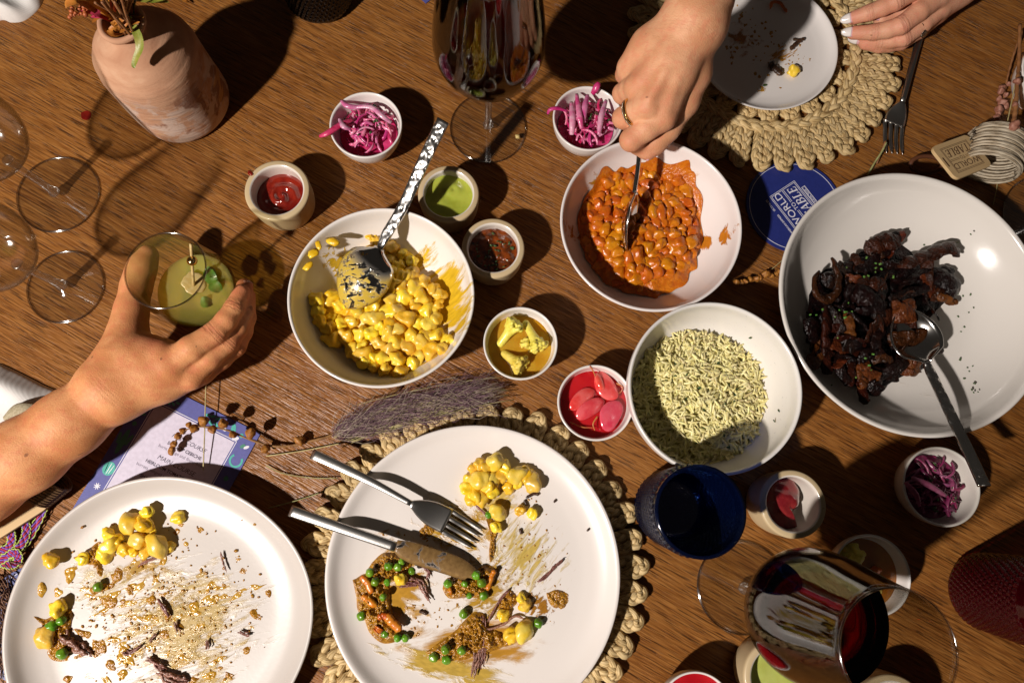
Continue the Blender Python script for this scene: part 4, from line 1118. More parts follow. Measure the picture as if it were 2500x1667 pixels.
sprig('brown twig with ochre seed pods lying over the menu', [(976, 947, .004), (912, 986, .003), (853, 1029, .003), (806, 1063, .003), (751, 1078, .004), (708, 1088, .005), (661, 1088, .007), (606, 1071, .011), (555, 1050, .015), (504, 1042, .018), (470, 1044, .018), (445, 1055, .016), (428, 1078, .013), (421, 1101, .010)],
      [(497, 1027, .024, 1.05), (544, 1034, .022, 1.0), (612, 1057, .017, 1.05), (474, 1046, .018, .85), (568, 1061, .016, .75), (519, 1049, .017, .85), (648, 1096, .009, .85), (731, 1075, .008, 1.0), (447, 1052, .016, .7), (434, 1064, .015, .7), (425, 1084, .012, .7), (420, 1098, .010, .75), (418, 1104, .009, .6), (461, 1037, .019, .6)], r0=.0015)
r = random.Random(8)
sprig('orange seed pod sprig lying between the rice bowl and the mushroom bowl', [(1945, 655, .003), (1900, 668, .004), (1860, 678, .004), (1815, 684, .004), (1792, 684, .003)],
      [(1915 - 9.5 * k + r.uniform(-3, 3), 664 + 2.0 * k + r.uniform(-6, 6), .005 + .003 * r.random(), r.uniform(.5, .8)) for k in range(13)], seed=2)
sprig('reddish dried sprig with pods near the upper right edge', [(2500, 70, .012), (2478, 125, .010), (2462, 180, .008), (2452, 230, .006), (2445, 290, .004)],
      [(2455 - 1.2 * k + r.uniform(-11, 11), 205 + 9 * k, .006 + .004 * r.random(), r.uniform(.5, .95)) for k in range(14)], 'drystem', 'pod_pink', .0013, .0008, 3)
sprig('dusty pink dried sprig hanging over the twine napkin ring', [(2490, 60, .03), (2488, 150, .035), (2484, 200, .040), (2480, 260, .045), (2473, 310, .046)],
      [(2484, 198, .044, .8), (2476, 307, .048, 1.1), (2480, 312, .046, .8), (2479, 255, .046, .6)], 'drystem', 'pod_pink', .0016, .0022, 4)
# purple grass plume: hundreds of fine hairs nobody could count
pl = thing('grass_plume', 'dried purple grass plume lying between the corn bowl and the dinner plate', 'dried grass', at(1000, 1010, 0))
mbs = [MB(), MB(), MB()]
r = random.Random(12)
sp = spl([tuple(at(*q)) for q in [(815, 1062, .003), (880, 1038, .006), (980, 1008, .009), (1090, 980, .010), (1180, 962, .009), (1262, 952, .006)]], 80)
for i in range(1500):
    f = r.random() ** .9; k = int(f * 60); b = V3(sp[k]); tt = (V3(sp[min(k + 4, 79)]) - V3(sp[max(k - 4, 0)])).normalized(); sd = V3((-tt.y, tt.x, 0))
    wd = .017 * min(1, .35 + f * 1.4) * (1 if f < .8 else 1 - (f - .8) * 2)
    b = b + sd * r.gauss(0, wd * .45) + V3((0, 0, r.uniform(-.002, .008))); ln = r.uniform(.012, .035)
    d = (tt + sd * r.gauss(.05, .32) + V3((0, 0, r.gauss(0, .14)))).normalized(); c_ = sd * r.gauss(0, .004)
    e = b + d * ln; m_ = b.lerp(e, .5) + c_ + V3((0, 0, .001))
    for q in (b, m_, e): q.z = max(q.z, .0006)
    tube([b, m_, e], [.00024, .0002, .00007], 3, caps=False, mb=mbs[0 if r.random() < .72 else 1])
for i in range(46):
    f0, f1 = r.uniform(0, .35), r.uniform(.55, 1); o = r.gauss(0, .006)
    pts = []
    for q in np.linspace(f0, f1, 8):
        k = int(q * 79); tt = (V3(sp[min(k + 4, 79)]) - V3(sp[max(k - 4, 0)])).normalized(); pts.append(V3(sp[k]) + V3((-tt.y, tt.x, 0)) * (o * (1 - .4 * q)) + V3((0, 0, .004)))
    tube(pts, .0004, 4, mb=mbs[2])
for mb, nm, c_, c2_ in ((mbs[0], 'purple_hairs', (.20, .11, .13), (.13, .065, .085)), (mbs[1], 'pale_hairs', (.42, .33, .27), (.30, .24, .16)), (mbs[2], 'stalks', (.42, .36, .17), (.30, .25, .10))):
    o = new(nm, mb, mat(nm, c_, .7, c2_, 200), pl); o['kind'] = 'stuff'
# loose straws and blades of grass
M['straw'] = mat('straw', (.50, .42, .20), .6, (.38, .30, .12), 200)
M['grass_blade'] = mat('green_straw', (.32, .33, .13), .6, (.24, .22, .08), 200)
def straw(label, pts, r_, m='straw'):
    new('grass_straw', tube(spl([tuple(at(*q)) for q in pts], 14), r_, 5), M[m], label=label, cat='straw', group='loose straws')
straw('thin straw standing out from under the fingers across the menu', [(503, 930, .012), (500, 1040, .010), (496, 1148, .006)], .00055)
straw('pale straw pointing at the end of the fork handle', [(650, 1113, .002), (740, 1100, .003), (842, 1080, .003)], .0006)
straw('bent pale straw between fork handle and beige plate', [(650, 1136, .002), (690, 1155, .002), (760, 1166, .002), (825, 1167, .003)], .0005, 'grass_blade')
straw('straight straw lying from the beige plate to the placemat', [(655, 1240, .003), (735, 1218, .003), (818, 1190, .004)], .0005, 'grass_blade')
straw('short green blade tucked against the tines of the upper fork', [(2118, 428, .002), (2135, 398, .004), (2152, 372, .007), (2164, 348, .010)], .0011, 'grass_blade')
straw('rust coloured blade beside the tines of the upper fork', [(2140, 400, .002), (2150, 375, .006), (2162, 345, .010)], .0011, 'drystem' if 'drystem' in M else 'straw')
straw('long curved straw beside the orange pod sprig', [(1846, 676, .003), (1880, 660, .003), (1925, 622, .003)], .0004)
straw('thin pale straw running under the mushroom bowl by the tag', [(2425, 500, .002), (2434, 455, .002), (2438, 405, .004)], .0004)
for k, (a, b) in enumerate((((2470, 330), (2498, 130)), ((2455, 320), (2480, 200)))):
    straw(('pink dried stalk at the right edge above the twine', 'pale thin stalk at the right edge above the twine')[k], [(a[0], a[1], .040), ((a[0] + b[0]) / 2, (a[1] + b[1]) / 2, .035), (b[0], b[1], .03)], (.0016, .0006)[k], 'drystem' if k == 0 else 'straw')
# dry brown fringe by the left edge
fr = thing('dry_foliage', 'dark brown dried foliage at the left edge beside the blue coaster', 'dried plant', at(15, 1480, 0)); mb = MB(); r = random.Random(31)
for i in range(140):
    u, v = r.uniform(-40, 24), r.uniform(1365, 1620); p = at(u, v, r.uniform(.003, .012)); a = r.gauss(-1.2, .5)
    q = p + V3((math.cos(a), math.sin(a), r.gauss(0, .12))) * r.uniform(.01, .03); q.z = max(q.z, .002)
    tube([p, p.lerp(q, .5) + V3((r.gauss(0, .002), 0, .001)), q], [.0006, .0005, .0002], 4, mb=mb)
o = new('brown_fronds', mb, mat('brown_frond', (.13, .06, .035), .7, (.22, .11, .06), 200), fr); o['kind'] = 'stuff'
# spilled water, a red drip and a crumb
def spill(label, poly, h, m, name='water_spill', cat='water'):
    zf = lambda x, y, rho: .0003 + h * math.sqrt(max(0, 1 - rho ** 2.5)) * (.55 + .45 * math.sin(x * 380) * math.sin(y * 330 + 1))
    return new(name, heap([at(*q) for q in poly], 0, zf, 12, 40), m, label=label, cat=cat)
M['water'] = thin_glass('water', (.80, .78, .76), 0, 1.5)
spill('puddle of spilled water beside the fingertips', [(628, 720), (645, 706), (662, 720), (676, 735), (690, 760), (686, 784), (668, 786), (655, 775), (640, 770), (634, 748)], .0011, M['water'])
spill('small drops of spilled water below the fingertips', [(612, 880), (630, 870), (652, 866), (640, 874), (622, 884)], .0007, M['water'])
M['red_sauce'] = mat('red_sauce', (.20, .012, .006), .15, (.12, .006, .004), 80, coat=.6)
spill('small red sauce stain on the table beside the vase', [(198, 276), (212, 271), (222, 276), (221, 288), (212, 294), (200, 290)], .0004, M['red_sauce'], 'sauce_stain', 'stain')
new('crumb', blob(.0028, .0022, .0020, .3, 1.5, 4, 2), mat('yellow_crumb', (.55, .42, .16), .5), loc=at(1264, 334, .0052), label='pale yellow crumb on the foot of the red wine glass', cat='crumb')
# ------------------------------------------------------------------ food
def inner_r(kind, R, H, z):
    f = z / H
    if kind == 'tan': xs, ys = [.09, .10, .18, .5, .95], [0, .5, .70, .765, .785]
    elif kind == 'white': xs, ys = [.11, .14, .32, .66, .95], [0, .5, .73, .88, .93]
    elif kind == 'deep': xs, ys = [.13, .16, .34, .70, .95], [0, .62, .83, .93, .955]
    else: xs, ys = [.12, .155, .31, .66, .96], [0, .52, .74, .90, .962]
    return R * float(np.interp(f, xs, ys))
def inner_z(kind, R, H, r):
    zs = np.linspace(.1, .97, 60) * H; rs = [inner_r(kind, R, H, z) for z in zs]
    return float(np.interp(r, rs, zs))
def disc(c, r, n=40, wob=0.0, seed=0):
    return [(c[0] + r * (1 + wob * nz((math.cos(a), math.sin(a), 0), 1.6, seed)) * math.cos(a), c[1] + r * (1 + wob * nz((math.cos(a), math.sin(a), 0), 1.6, seed)) * math.sin(a)) for a in [2 * PI * i / n for i in range(n)]]
def food(name, col, col2, rough=.32, ns=140, sss=.08, vary=.12, bump=.35, bs=420, coat=.12, **kw):
    return mat(name, col, rough, col2, ns, bump=bump, bs=bs, sss=sss, ssss=.003, vary=vary, coat=coat, coatr=.12, **kw)
M['corn'] = food('corn_in_yellow_sauce', (.80, .49, .012), (.86, .60, .07), ns=130)
M['corn_sauce'] = food('yellow_sauce', (.72, .41, .006), (.82, .54, .03), vary=0, ns=90)
M['hominy'] = food('pale_hominy', (.76, .54, .10), (.76, .48, .03), ns=120)
M['curry'] = food('brown_curry_mash', (.25, .100, .005), (.42, .205, .016), .20, 330, bump=.9, bs=600, vary=0)
M['curry_thin'] = food('thin_golden_curry', (.40, .20, .014), (.52, .31, .05), .16, 200, vary=0, bump=.5, bs=500)
M['pea'] = food('green_pea', (.085, .21, .008), (.16, .32, .02), .28, 90)
M['carrot'] = food('carrot', (.55, .14, .008), (.60, .20, .02), .3)
M['meat'] = food('shredded_beef', (.17, .065, .045), (.28, .12, .085), .4, 200, bump=.6, bs=700)
M['char'] = food('charred_bit', (.03, .012, .006), (.07, .03, .012), .4)
def kernel_mesh(seed, big=1.0):
    def pin(q, p):
        k = 1 - .22 * max(0, p[0]); d = .75 + .25 * min(1, abs(p[0] + .2) * 2.2)
        return [q[0] * big, q[1] * k * big, q[2] * d * big]
    return blob(.0058, .0052, .0043, .34, 1.3, seed, 3, pin, .10)
KERN = [kernel_mesh(s).mesh('kernel') for s in range(9)]
HOM = [blob(.0078, .0068, .0054, .30, 1.1, 20 + s, 3, None, .07).mesh('kernel') for s in range(5)]
PEA = [blob(.0036, .0035, .0032, .14, 1.6, 40 + s, 3, None, .04).mesh('pea') for s in range(3)]
for m_ in KERN: m_.materials.append(M['corn'])
for m_ in HOM: m_.materials.append(M['hominy'])
for m_ in PEA: m_.materials.append(M['pea'])
def rrot(r, tilt=.6): return (r.uniform(-tilt, tilt), r.uniform(-tilt, tilt), r.uniform(0, 6.28))
def shred(pts, r_, flat=.6, seed=0, n=26, rag=.25, m_fibre=False):
    P = spl([tuple(p) for p in pts], n)
    if m_fibre and r_ > .0011:
        mb = MB(); rr = random.Random(int(seed * 100)); k = 6
        for j in range(k):
            o = V3((rr.gauss(0, .42), rr.gauss(0, .42), rr.uniform(-.2, .5))) * r_; a, b = rr.randrange(0, 5), n - rr.randrange(0, 6)
            Q = [V3(p) + o * (1 + .5 * math.sin(i * .3 + j)) + V3((nz(p, 400, seed + j), nz(p, 400, seed + 3 + j), .4 * nz(p, 400, seed + 5 + j))) * r_ * .5 for i, p in enumerate(P)][a:b]
            tube(Q, [r_ * .36 * (1 + .3 * nz((i * .4, seed + j, 0), 1)) * (1 if 1 < i < len(Q) - 2 else .5) for i in range(len(Q))], 5, .8, mb=mb)
        return mb
    return tube([V3(p) + V3((nz(p, 300, seed), nz(p, 300, seed + 3), .4 * nz(p, 300, seed + 5))) * r_ * rag for p in P], [r_ * (1 + .35 * nz((i * .35, seed, 0), 1)) * (1 if 1 < i < n - 2 else .55) for i in range(n)], 7, flat)

# corn salad in the first bowl
bp, bR, _ = BC; H_ = .055
t = thing('corn_salad', 'yellow corn and hominy salad in creamy sauce in the white bowl', 'corn salad', bp)
cpoly = [(772, 722), (800, 712), (850, 735), (858, 680), (885, 630), (908, 590), (960, 598), (1010, 615), (1022, 680), (1062, 692), (1078, 722), (1072, 775), (1060, 806), (1104, 826), (1088, 852), (1030, 880), (1000, 900), (975, 922), (925, 910), (868, 880), (850, 845), (800, 832), (776, 795)]
CW = [at(u, v, .022) for u, v in cpoly]; cc = sum((V3((p.x, p.y, 0)) for p in CW), V3((0, 0, 0))) / len(CW)
def cz(x, y): return inner_z('bowl', bR, H_, math.hypot(x - bp.x, y - bp.y))
def corn_h(x, y, rho): return cz(x, y) + (.0138 * (1 - rho ** 2.6)) + .0030 * nz((x, y, 0), 95, 2) - (.002 if rho > .97 else 0)
new('sauce', heap(CW, 0, corn_h, 26, 110, centre=cc), M['corn_sauce'], t)
r = random.Random(2)
pts = scatter([(p.x, p.y) for p in CW], 135, .0086, 30000, 5)
for i, (x, y) in enumerate(pts):
    d = math.hypot(x - cc.x, y - cc.y) / .052
    z = cz(x, y) + .0045 + .0115 * max(0, 1 - d ** 2.2) + r.uniform(-.0012, .0028)
    big = r.random() < .20
    new('kernel', (HOM if big else KERN)[r.randrange(5 if big else 9)], None, t, (x, y, z), rrot(r, .8), r.uniform(.85, 1.15) if big else r.uniform(1.0, 1.6))
for (u, v) in [(800, 715), (778, 600), (812, 590), (906, 578), (752, 650), (765, 618), (900, 576)]:
    p = at(u, v, .030); z = cz(p.x, p.y)
    new('smear_blob', blob(.0035, .0055, .0012, .35, 1.2, u, 2).mesh('smear_blob'), M['corn_sauce'], t, at(u, v, z + .0006), rrot(r, .1), r.uniform(.6, 1.1))

# bean stew
bp, bR, _ = BB
t = thing('bean_stew', 'orange bean stew in thick sauce in the white bowl', 'bean stew', bp)
M['stew'] = food('orange_bean_sauce', (.44, .100, .003), (.56, .165, .006), .30, 190, vary=0, bump=.9, bs=420)
M['bean'] = food('bean_in_orange_sauce', (.48, .115, .004), (.60, .185, .007), .30, 190, vary=.08, bump=.5, bs=420)
bpoly = [(1568, 408), (1620, 412), (1668, 432), (1700, 478), (1716, 540), (1716, 600), (1698, 650), (1662, 694), (1608, 720), (1560, 722), (1505, 702), (1458, 664), (1424, 612), (1412, 560), (1416, 510), (1444, 462), (1470, 430), (1520, 416)]
CW = [at(u, v, .020) for u, v in bpoly]; cc = sum((V3((p.x, p.y, 0)) for p in CW), V3((0, 0, 0))) / len(CW)
def bz(x, y): return inner_z('bowl', bR, .055, math.hypot(x - bp.x, y - bp.y))
dip = at(1560, 590, .02)
def bean_h(x, y, rho):
    z = max(.0196 + .0038 * (1 - rho * rho), bz(x, y) + .0006 + .004 * max(0, 1 - rho) ** .5)
    z -= .003 * math.exp(-((x - dip.x - .006) ** 2 / .00012 + (y - dip.y) ** 2 / .0006))
    e = min(1, max(0, (rho - .80) / .20)) ** 1.5
    return (z + .0026 * nz((x, y, 0), 110, 3) + .0016 * nz((x, y, 0), 260, 5)) * (1 - e) + (bz(x, y) + .0004) * e
new('sauce', heap([(cc.x + (p.x - cc.x) * (1.0 + .05 * nz((p.x, p.y, 0), 60, 9) + .06 * nz((p.x, p.y, 0), 170, 4)), cc.y + (p.y - cc.y) * (1.0 + .05 * nz((p.x, p.y, 0), 60, 9) + .06 * nz((p.x, p.y, 0), 170, 4))) for p in [V3(q) for q in spl([tuple(p) for p in CW] + [tuple(CW[0])], 61)[:-1]]], 0, bean_h, 40, 150, centre=cc), M['stew'], t)
BEAN = [blob(.0066, .0048, .0042, .24, 1.4, 60 + s, 3, lambda q, p: [q[0], q[1] + .0011 * (p[0] ** 2), q[2]], .07).mesh('bean') for s in range(7)]
for m_ in BEAN: m_.materials.append(M['bean'])
for i, (x, y) in enumerate(scatter([(cc.x + (p.x - cc.x) * .9, cc.y + (p.y - cc.y) * .9) for p in CW], 150, .0067, 40000, 8)):
    if abs(x - dip.x - .002) < .004 and abs(y - dip.y) < .018: continue
    z = bean_h(x, y, math.hypot(x - cc.x, y - cc.y) / .058)
    new('bean', BEAN[i % 7], None, t, (x, y, z + r.uniform(-.0020, .0024)), rrot(r, .6), r.uniform(.8, 1.4))

# green rice
bp, bR, _ = BR
t = thing('rice', 'pale green herbed rice heaped in the hand-thrown bowl', 'rice', bp)
M['rice'] = food('green_rice_grain', (.66, .57, .22), (.80, .72, .38), .45, 200, vary=.28, coat=.1)
M['herb'] = food('chopped_herb', (.025, .06, .012), (.05, .10, .02), .5)
def grain(seed):
    rr = random.Random(seed); b = rr.uniform(-.0013, .0013); L = .0058
    P = [(L * (f * 2 - 1), b * (1 - (2 * f - 1) ** 2), 0) for f in np.linspace(0, 1, 6)]
    return tube(P, [.0005, .00098, .00122, .0012, .00098, .0005], 6, .85)
GR = [grain(s) for s in range(6)]; GM = [g.mesh('grain') for g in GR]
for m_ in GM: m_.materials.append(M['rice'])
def rice_h(x, y):
    d = math.hypot(x - bp.x + .005, y - bp.y + .003); dd = math.hypot(x - bp.x, y - bp.y)
    return max(inner_z('deep', bR, .058, dd) + .0008, .030 - .010 * (d / .055) ** 2.2) + .0046 * nz((x, y, 0), 48, 4) + .0015 * nz((x, y, 0), 140, 6)
rc_ = V3((bp.x - .0025, bp.y - .0035, 0)); RR = .0595
new('rice_bed', heap(disc((rc_.x, rc_.y), RR, 40, .05, 3), 0, lambda x, y, rho: rice_h(x, y) - .0014, 26, 90), food('rice_bed', (.26, .22, .05), (.44, .39, .13), .5, 700, vary=0, bump=.9, bs=900), t)  # bed coloured darker than the grains, painting the shade in their gaps
r = random.Random(21); bulk = MB(); cnt = 0
allg = []
for i in range(1750):
    a, q = r.uniform(0, 2 * PI), math.sqrt(r.random()); rad = RR * (1 + .05 * nz((math.cos(a), math.sin(a), 0), 1.6, 3)) * 1.01
    x, y = rc_.x + q * rad * math.cos(a), rc_.y + q * rad * math.sin(a); allg.append((x, y, rice_h(x, y) + r.uniform(-.0012, .0016)))
top = sorted(range(len(allg)), key=lambda k: -(allg[k][2] - rice_h(allg[k][0], allg[k][1])))[:280]; tops = set(top)
for i, p in enumerate(allg):
    e = (r.uniform(-.45, .45), r.uniform(-.5, .5), r.uniform(0, 6.28)); s_ = r.uniform(.8, 1.15)
    if i in tops: new('grain', GM[i % 6], None, t, p, e, s_)
    else:
        Mx = Euler(e).to_matrix(); g = GR[i % 6]; bulk.add([Mx @ V3(q) * s_ + V3(p) for q in g.v], g.f)
o = new('grains', bulk, M['rice'], t); o['kind'] = 'stuff'
hb = blob(.0016, .0009, .0005, .3, 1, 5, 1).mesh('herb_fleck'); hb.materials.append(M['herb'])
for i in range(90):
    a, q = r.uniform(0, 2 * PI), math.sqrt(r.random()) * .95; x, y = rc_.x + q * RR * math.cos(a), rc_.y + q * RR * math.sin(a)
    new('herb_fleck', hb, None, t, (x, y, rice_h(x, y) + .0010), rrot(r), r.uniform(.6, 1.5))
for (u, v) in [(1890, 1027), (1901, 1002), (1832, 825)]: new('herb_fleck', hb, None, t, at(u, v, .032), rrot(r), 1.0)

# braised mushrooms
bp, bR, _ = BM
t = thing('braised_mushrooms', 'dark glazed braised mushroom strips in the large shallow bowl', 'mushrooms', bp)
def mush(name, a, b): return food(name, a, b, .17, 160, sss=.0, vary=.25, bump=1.0, bs=430, bd=.0018, coat=0.0, spec=.22)
MU = [mush('black_mushroom', (.004, .002, .002), (.012, .004, .003)), mush('dark_brown_mushroom', (.017, .005, .002), (.042, .011, .004)), mush('red_brown_mushroom', (.058, .013, .004), (.11, .028, .007))]
def mz(x, y): return inner_z('bowl', bR, .052, math.hypot(x - bp.x, y - bp.y))
def mpt(u, v, dz): p = at(u, v, .02); return at(u, v, mz(p.x, p.y) + dz)
def strip(pts, wd, k, seed, flat=.35):
    P = spl([tuple(mpt(*q)) for q in pts], 30)
    path = [V3(p) + V3((nz(p, 160, seed), nz(p, 160, seed + 3), .8 * nz(p, 160, seed + 5))) * wd * .30 for p in P]
    rad = [wd * (1 + .35 * nz((i * .22, seed * 1.7, 0), 1)) * min(1, .35 + i * .2, .35 + (29 - i) * .2) for i in range(30)]
    up = V3((1.6 * nz((seed, 0, 0), 3.3), 1.6 * nz((0, seed, 0), 3.7), .6)).normalized()
    new('mushroom_strip', tube(path, rad, 12, flat, up, twist=.05 * nz((seed, 2, 1), 5.1)), MU[k], t)
fixed = [([(2032, 628, .02), (2046, 665, .024), (2047, 705, .024), (2024, 730, .022), (1996, 722, .02), (1988, 690, .018), (1998, 664, .016)], .0050, 1, .6),
         ([(2193, 650, .016), (2255, 628, .020), (2312, 606, .018), (2342, 622, .014)], .0078, 1, .4), ([(2112, 608, .012), (2155, 596, .016), (2200, 582, .014)], .0085, 1, .4),
         ([(2172, 752, .020), (2205, 765, .022), (2235, 760, .020)], .0105, 2, .3), ([(2020, 745, .016), (2018, 810, .018), (2016, 872, .014)], .0072, 1, .45), ([(2062, 760, .018), (2072, 810, .020), (2080, 830, .018)], .0065, 2, .4),
         ([(2062, 712, .022), (2110, 720, .026), (2150, 760, .024)], .0085, 0, .5), ([(2090, 690, .022), (2130, 700, .024), (2160, 690, .020)], .0075, 1, .5), ([(2100, 905, .010), (2110, 930, .012), (2105, 955, .006)], .0085, 2, .4),
         ([(2270, 665, .012), (2310, 690, .014), (2335, 715, .008)], .0090, 0, .4), ([(2280, 722, .010), (2310, 730, .012), (2328, 742, .006)], .0045, 2, .5), ([(1975, 770, .012), (1985, 810, .014), (1990, 840, .010)], .0085, 0, .5)]
for k, (pts, wd, c, fl) in enumerate(fixed): strip(pts, wd, c, k + 1, fl)
mpoly = [(1975, 720), (2010, 660), (2070, 650), (2110, 610), (2200, 600), (2260, 660), (2320, 690), (2310, 730), (2260, 790), (2262, 850), (2270, 890), (2200, 920), (2150, 945), (2090, 945), (2040, 890), (1995, 860), (1972, 800)]
r = random.Random(14)
mc = (2125, 770)
new('glaze', heap([(mpt(u, v, 0).x, mpt(u, v, 0).y) for u, v in [(mc[0] + (u - mc[0]) * 1.0, mc[1] + (v - mc[1]) * 1.0) for u, v in mpoly]], 0, lambda x, y, rho: mz(x, y) + .0006 + .009 * (1 - rho ** 2) + .003 * nz((x, y, 0), 90, 1), 20, 90), MU[0], t)
for k in range(70):
    while True:
        u, v = r.uniform(1960, 2330), r.uniform(600, 950)
        if inpoly(u, v, mpoly): break
    d = math.hypot((u - mc[0]) / 175, (v - mc[1]) / 175); a = r.uniform(0, PI); L = r.uniform(26, 58); z = .006 + .016 * max(0, 1 - d) + r.uniform(0, .004); b = r.uniform(-14, 14)
    strip([(u - L * math.cos(a), v - L * math.sin(a), z), (u - b * math.sin(a), v + b * math.cos(a), z + .003), (u + L * math.cos(a), v + L * math.sin(a), z - .001)], r.uniform(.0040, .0078), r.choice([0, 0, 0, 0, 1, 1, 1, 2]), 30 + k, r.uniform(.13, .28))
M['chive'] = food('chive', (.05, .14, .012), (.09, .20, .025), .5)
ch = tube([(-.0009, 0, 0), (.0009, 0, 0)], .0007, 6).mesh('chive'); ch.materials.append(M['chive'])
for k in range(26):
    cu, cv = r.choice([(2055, 680), (2140, 665), (2018, 760), (2030, 775), (2068, 770), (2065, 810), (2122, 885), (2060, 750), (2130, 660)])
    u, v = cu + r.gauss(0, 20), cv + r.gauss(0, 18); new('chive', ch, None, t, mpt(u, v, .0285 if 2000 < u < 2150 else .02), rrot(r, 1.0), r.uniform(.7, 1.6))
cd = ch.copy(); cd.materials.clear(); cd.materials.append(M['herb'])
for k in range(20):
    u, v = r.uniform(2330, 2400), r.uniform(690, 960); new('chive', cd, None, t, mpt(u, v, .0008), rrot(r, .2), r.uniform(.6, 1.2))
for (u, v) in [(2338, 592), (2370, 572), (2030, 940), (2256, 598)]: new('chive', cd, None, t, mpt(u, v, .0008), rrot(r, .2), .9)

# pickled onions
ON = [food('pink_onion', (.58, .06, .20), (.70, .24, .38), .26, 130), food('magenta_onion', (.42, .010, .10), (.55, .05, .18), .26, 130), food('pale_onion', (.68, .36, .46), (.60, .15, .30), .26, 130)]
ON_SHADED = [food('shaded_pink_onion', (.22, .02, .09), (.34, .07, .17), .25, 130), food('shaded_magenta_onion', (.14, .008, .05), (.22, .02, .09), .25, 130), food('shaded_pale_onion', (.34, .11, .21), (.26, .05, .13), .25, 130)]  # darker onion tones: the shade over the right-hand bowl is in the colour
def onions(key, label, seed, pal, n=58, extra=()):
    p, R, _ = SB[key]; t = thing('pickled_onions', label, 'pickled onions', p); r = random.Random(seed); Hh = .036
    rl = inner_r('white', R, Hh, .020)
    new('onion_bed', heap(disc(p, rl * .97), 0, lambda x, y, rho: .019 + .003 * nz((x, y, 0), 160, seed), 12, 48), pal[1], t)
    for k in range(n):
        a0 = r.uniform(0, 2 * PI); rad = rl * math.sqrt(r.random()) * .78; c = V3((p.x + rad * math.cos(a0), p.y + rad * math.sin(a0), 0))
        ar = r.uniform(.008, .019); sp_ = r.uniform(.7, 1.9); th = r.uniform(0, 2 * PI); z = .021 + .011 * (k / n) * (1 - .35 * rad / rl) + r.uniform(-.001, .001); tl = r.uniform(-.004, .004)
        pts = []
        for f in np.linspace(-.5, .5, 9):
            a = th + sp_ * f; q = c + V3((ar * (math.cos(a) - math.cos(th)), ar * (math.sin(a) - math.sin(th)), z + tl * f + .0012 * math.cos(f * 5)))
            d = V3((q.x - p.x, q.y - p.y, 0))
            lim = inner_r('white', R, Hh, min(max(q.z, .006), .033)) - .0022
            if d.length > lim: d = d * (lim / d.length); q = V3((p.x + d.x, p.y + d.y, q.z))
            pts.append(q)
        wd = r.uniform(.0014, .0025)
        new('onion_strip', tube(pts, [wd * (.5 + .5 * math.sin(PI * (i + .8) / 9.6)) for i in range(9)], 8, r.uniform(.45, .8), V3((math.cos(th), math.sin(th), r.uniform(.2, 1.2))).normalized()), pal[r.choice([0, 0, 0, 1, 1, 2])], t)
    for pts, wd, k in extra:
        P = spl([tuple(at(*q)) for q in pts], 16)
        new('onion_strip', tube(P, [wd * (.45 + .55 * math.sin(PI * (i + .8) / 17)) for i in range(16)], 8, .6), pal[k], t)
    for k in range(13):
        a0, q = r.uniform(0, 6.28), math.sqrt(r.random()) * rl * .8
        new('herb_fleck', hb, M['herb'], t, (p.x + q * math.cos(a0), p.y + q * math.sin(a0), .033), rrot(r), r.uniform(.8, 1.6))
M['herb_bright'] = food('fresh_herb', (.07, .17, .02), (.12, .26, .04), .4)
onions('onion_a', 'heap of pink pickled onion strips in the bowl between vase and wine glass', 3, ON, 60, [([(780, 333, .037), (800, 325, .040), (835, 303, .038), (862, 292, .034)], .0030, 1), ([(833, 246, .036), (846, 258, .038), (872, 262, .036), (905, 255, .034)], .0027, 0), ([(828, 290, .036), (838, 308, .040), (856, 316, .037)], .0026, 2), ([(860, 262, .036), (905, 262, .038), (935, 285, .037), (955, 300, .033)], .0026, 2)])
onions('onion_b', 'heap of pink pickled onion strips in the bowl next to the fist', 9, ON, 60, [([(1337, 279, .033), (1343, 268, .037), (1362, 265, .038), (1385, 272, .036)], .0020, 1), ([(1462, 202, .042), (1456, 214, .040), (1446, 230, .035)], .0034, 1), ([(1395, 250, .036), (1398, 290, .040), (1396, 330, .036)], .0032, 2), ([(1408, 230, .036), (1415, 280, .041), (1420, 315, .037)], .0030, 0), ([(1480, 245, .036), (1468, 285, .040), (1462, 330, .036)], .0028, 2), ([(1435, 232, .036), (1428, 262, .040), (1424, 300, .037)], .0030, 0)])
onions('onion_c', 'heap of pickled onion strips coloured darker for shade in the bowl under the spoon handle', 15, ON_SHADED, 60, [([(2210, 1176, .038), (2222, 1190, .039), (2238, 1210, .037), (2245, 1235, .033)], .0028, 0), ([(2225, 1165, .037), (2270, 1185, .040), (2310, 1210, .036)], .0028, 2)])

# pickled cauliflower
M['cauli'] = food('yellow_cauliflower', (.80, .66, .13), (.68, .54, .07), .4, 120, vary=.06, bump=.6, bs=600)
M['cauli_stem'] = food('pale_cauliflower_stem', (.66, .58, .18), (.60, .48, .10), .4, 120)
def pickling(name, a, b): return mat(name, a, .06, b, 40, sss=.5, ssss=.01, sssr=(1, .5, .1), coat=1.0, coatr=.02)
M['amber'] = pickling('amber_pickling_liquid', (.46, .22, .010), (.56, .32, .03)); M['brownliq'] = pickling('brown_pickling_liquid', (.28, .09, .010), (.36, .14, .015)); M['redliq'] = pickling('red_pickling_liquid', (.42, .006, .012), (.52, .015, .02))
def liquid(key, label, level, m, kind='white', Hh=.036, name='pickling_liquid', cat='liquid'):
    p, R, _ = SB[key]; rl = inner_r(kind, R, Hh, level)
    return new(name, heap(disc(p, rl + .0006, 48), 0, lambda x, y, rho: level + .0006 * max(0, rho - .9) * 10 * .5, 10, 56), m, label=label, cat=cat), p, rl
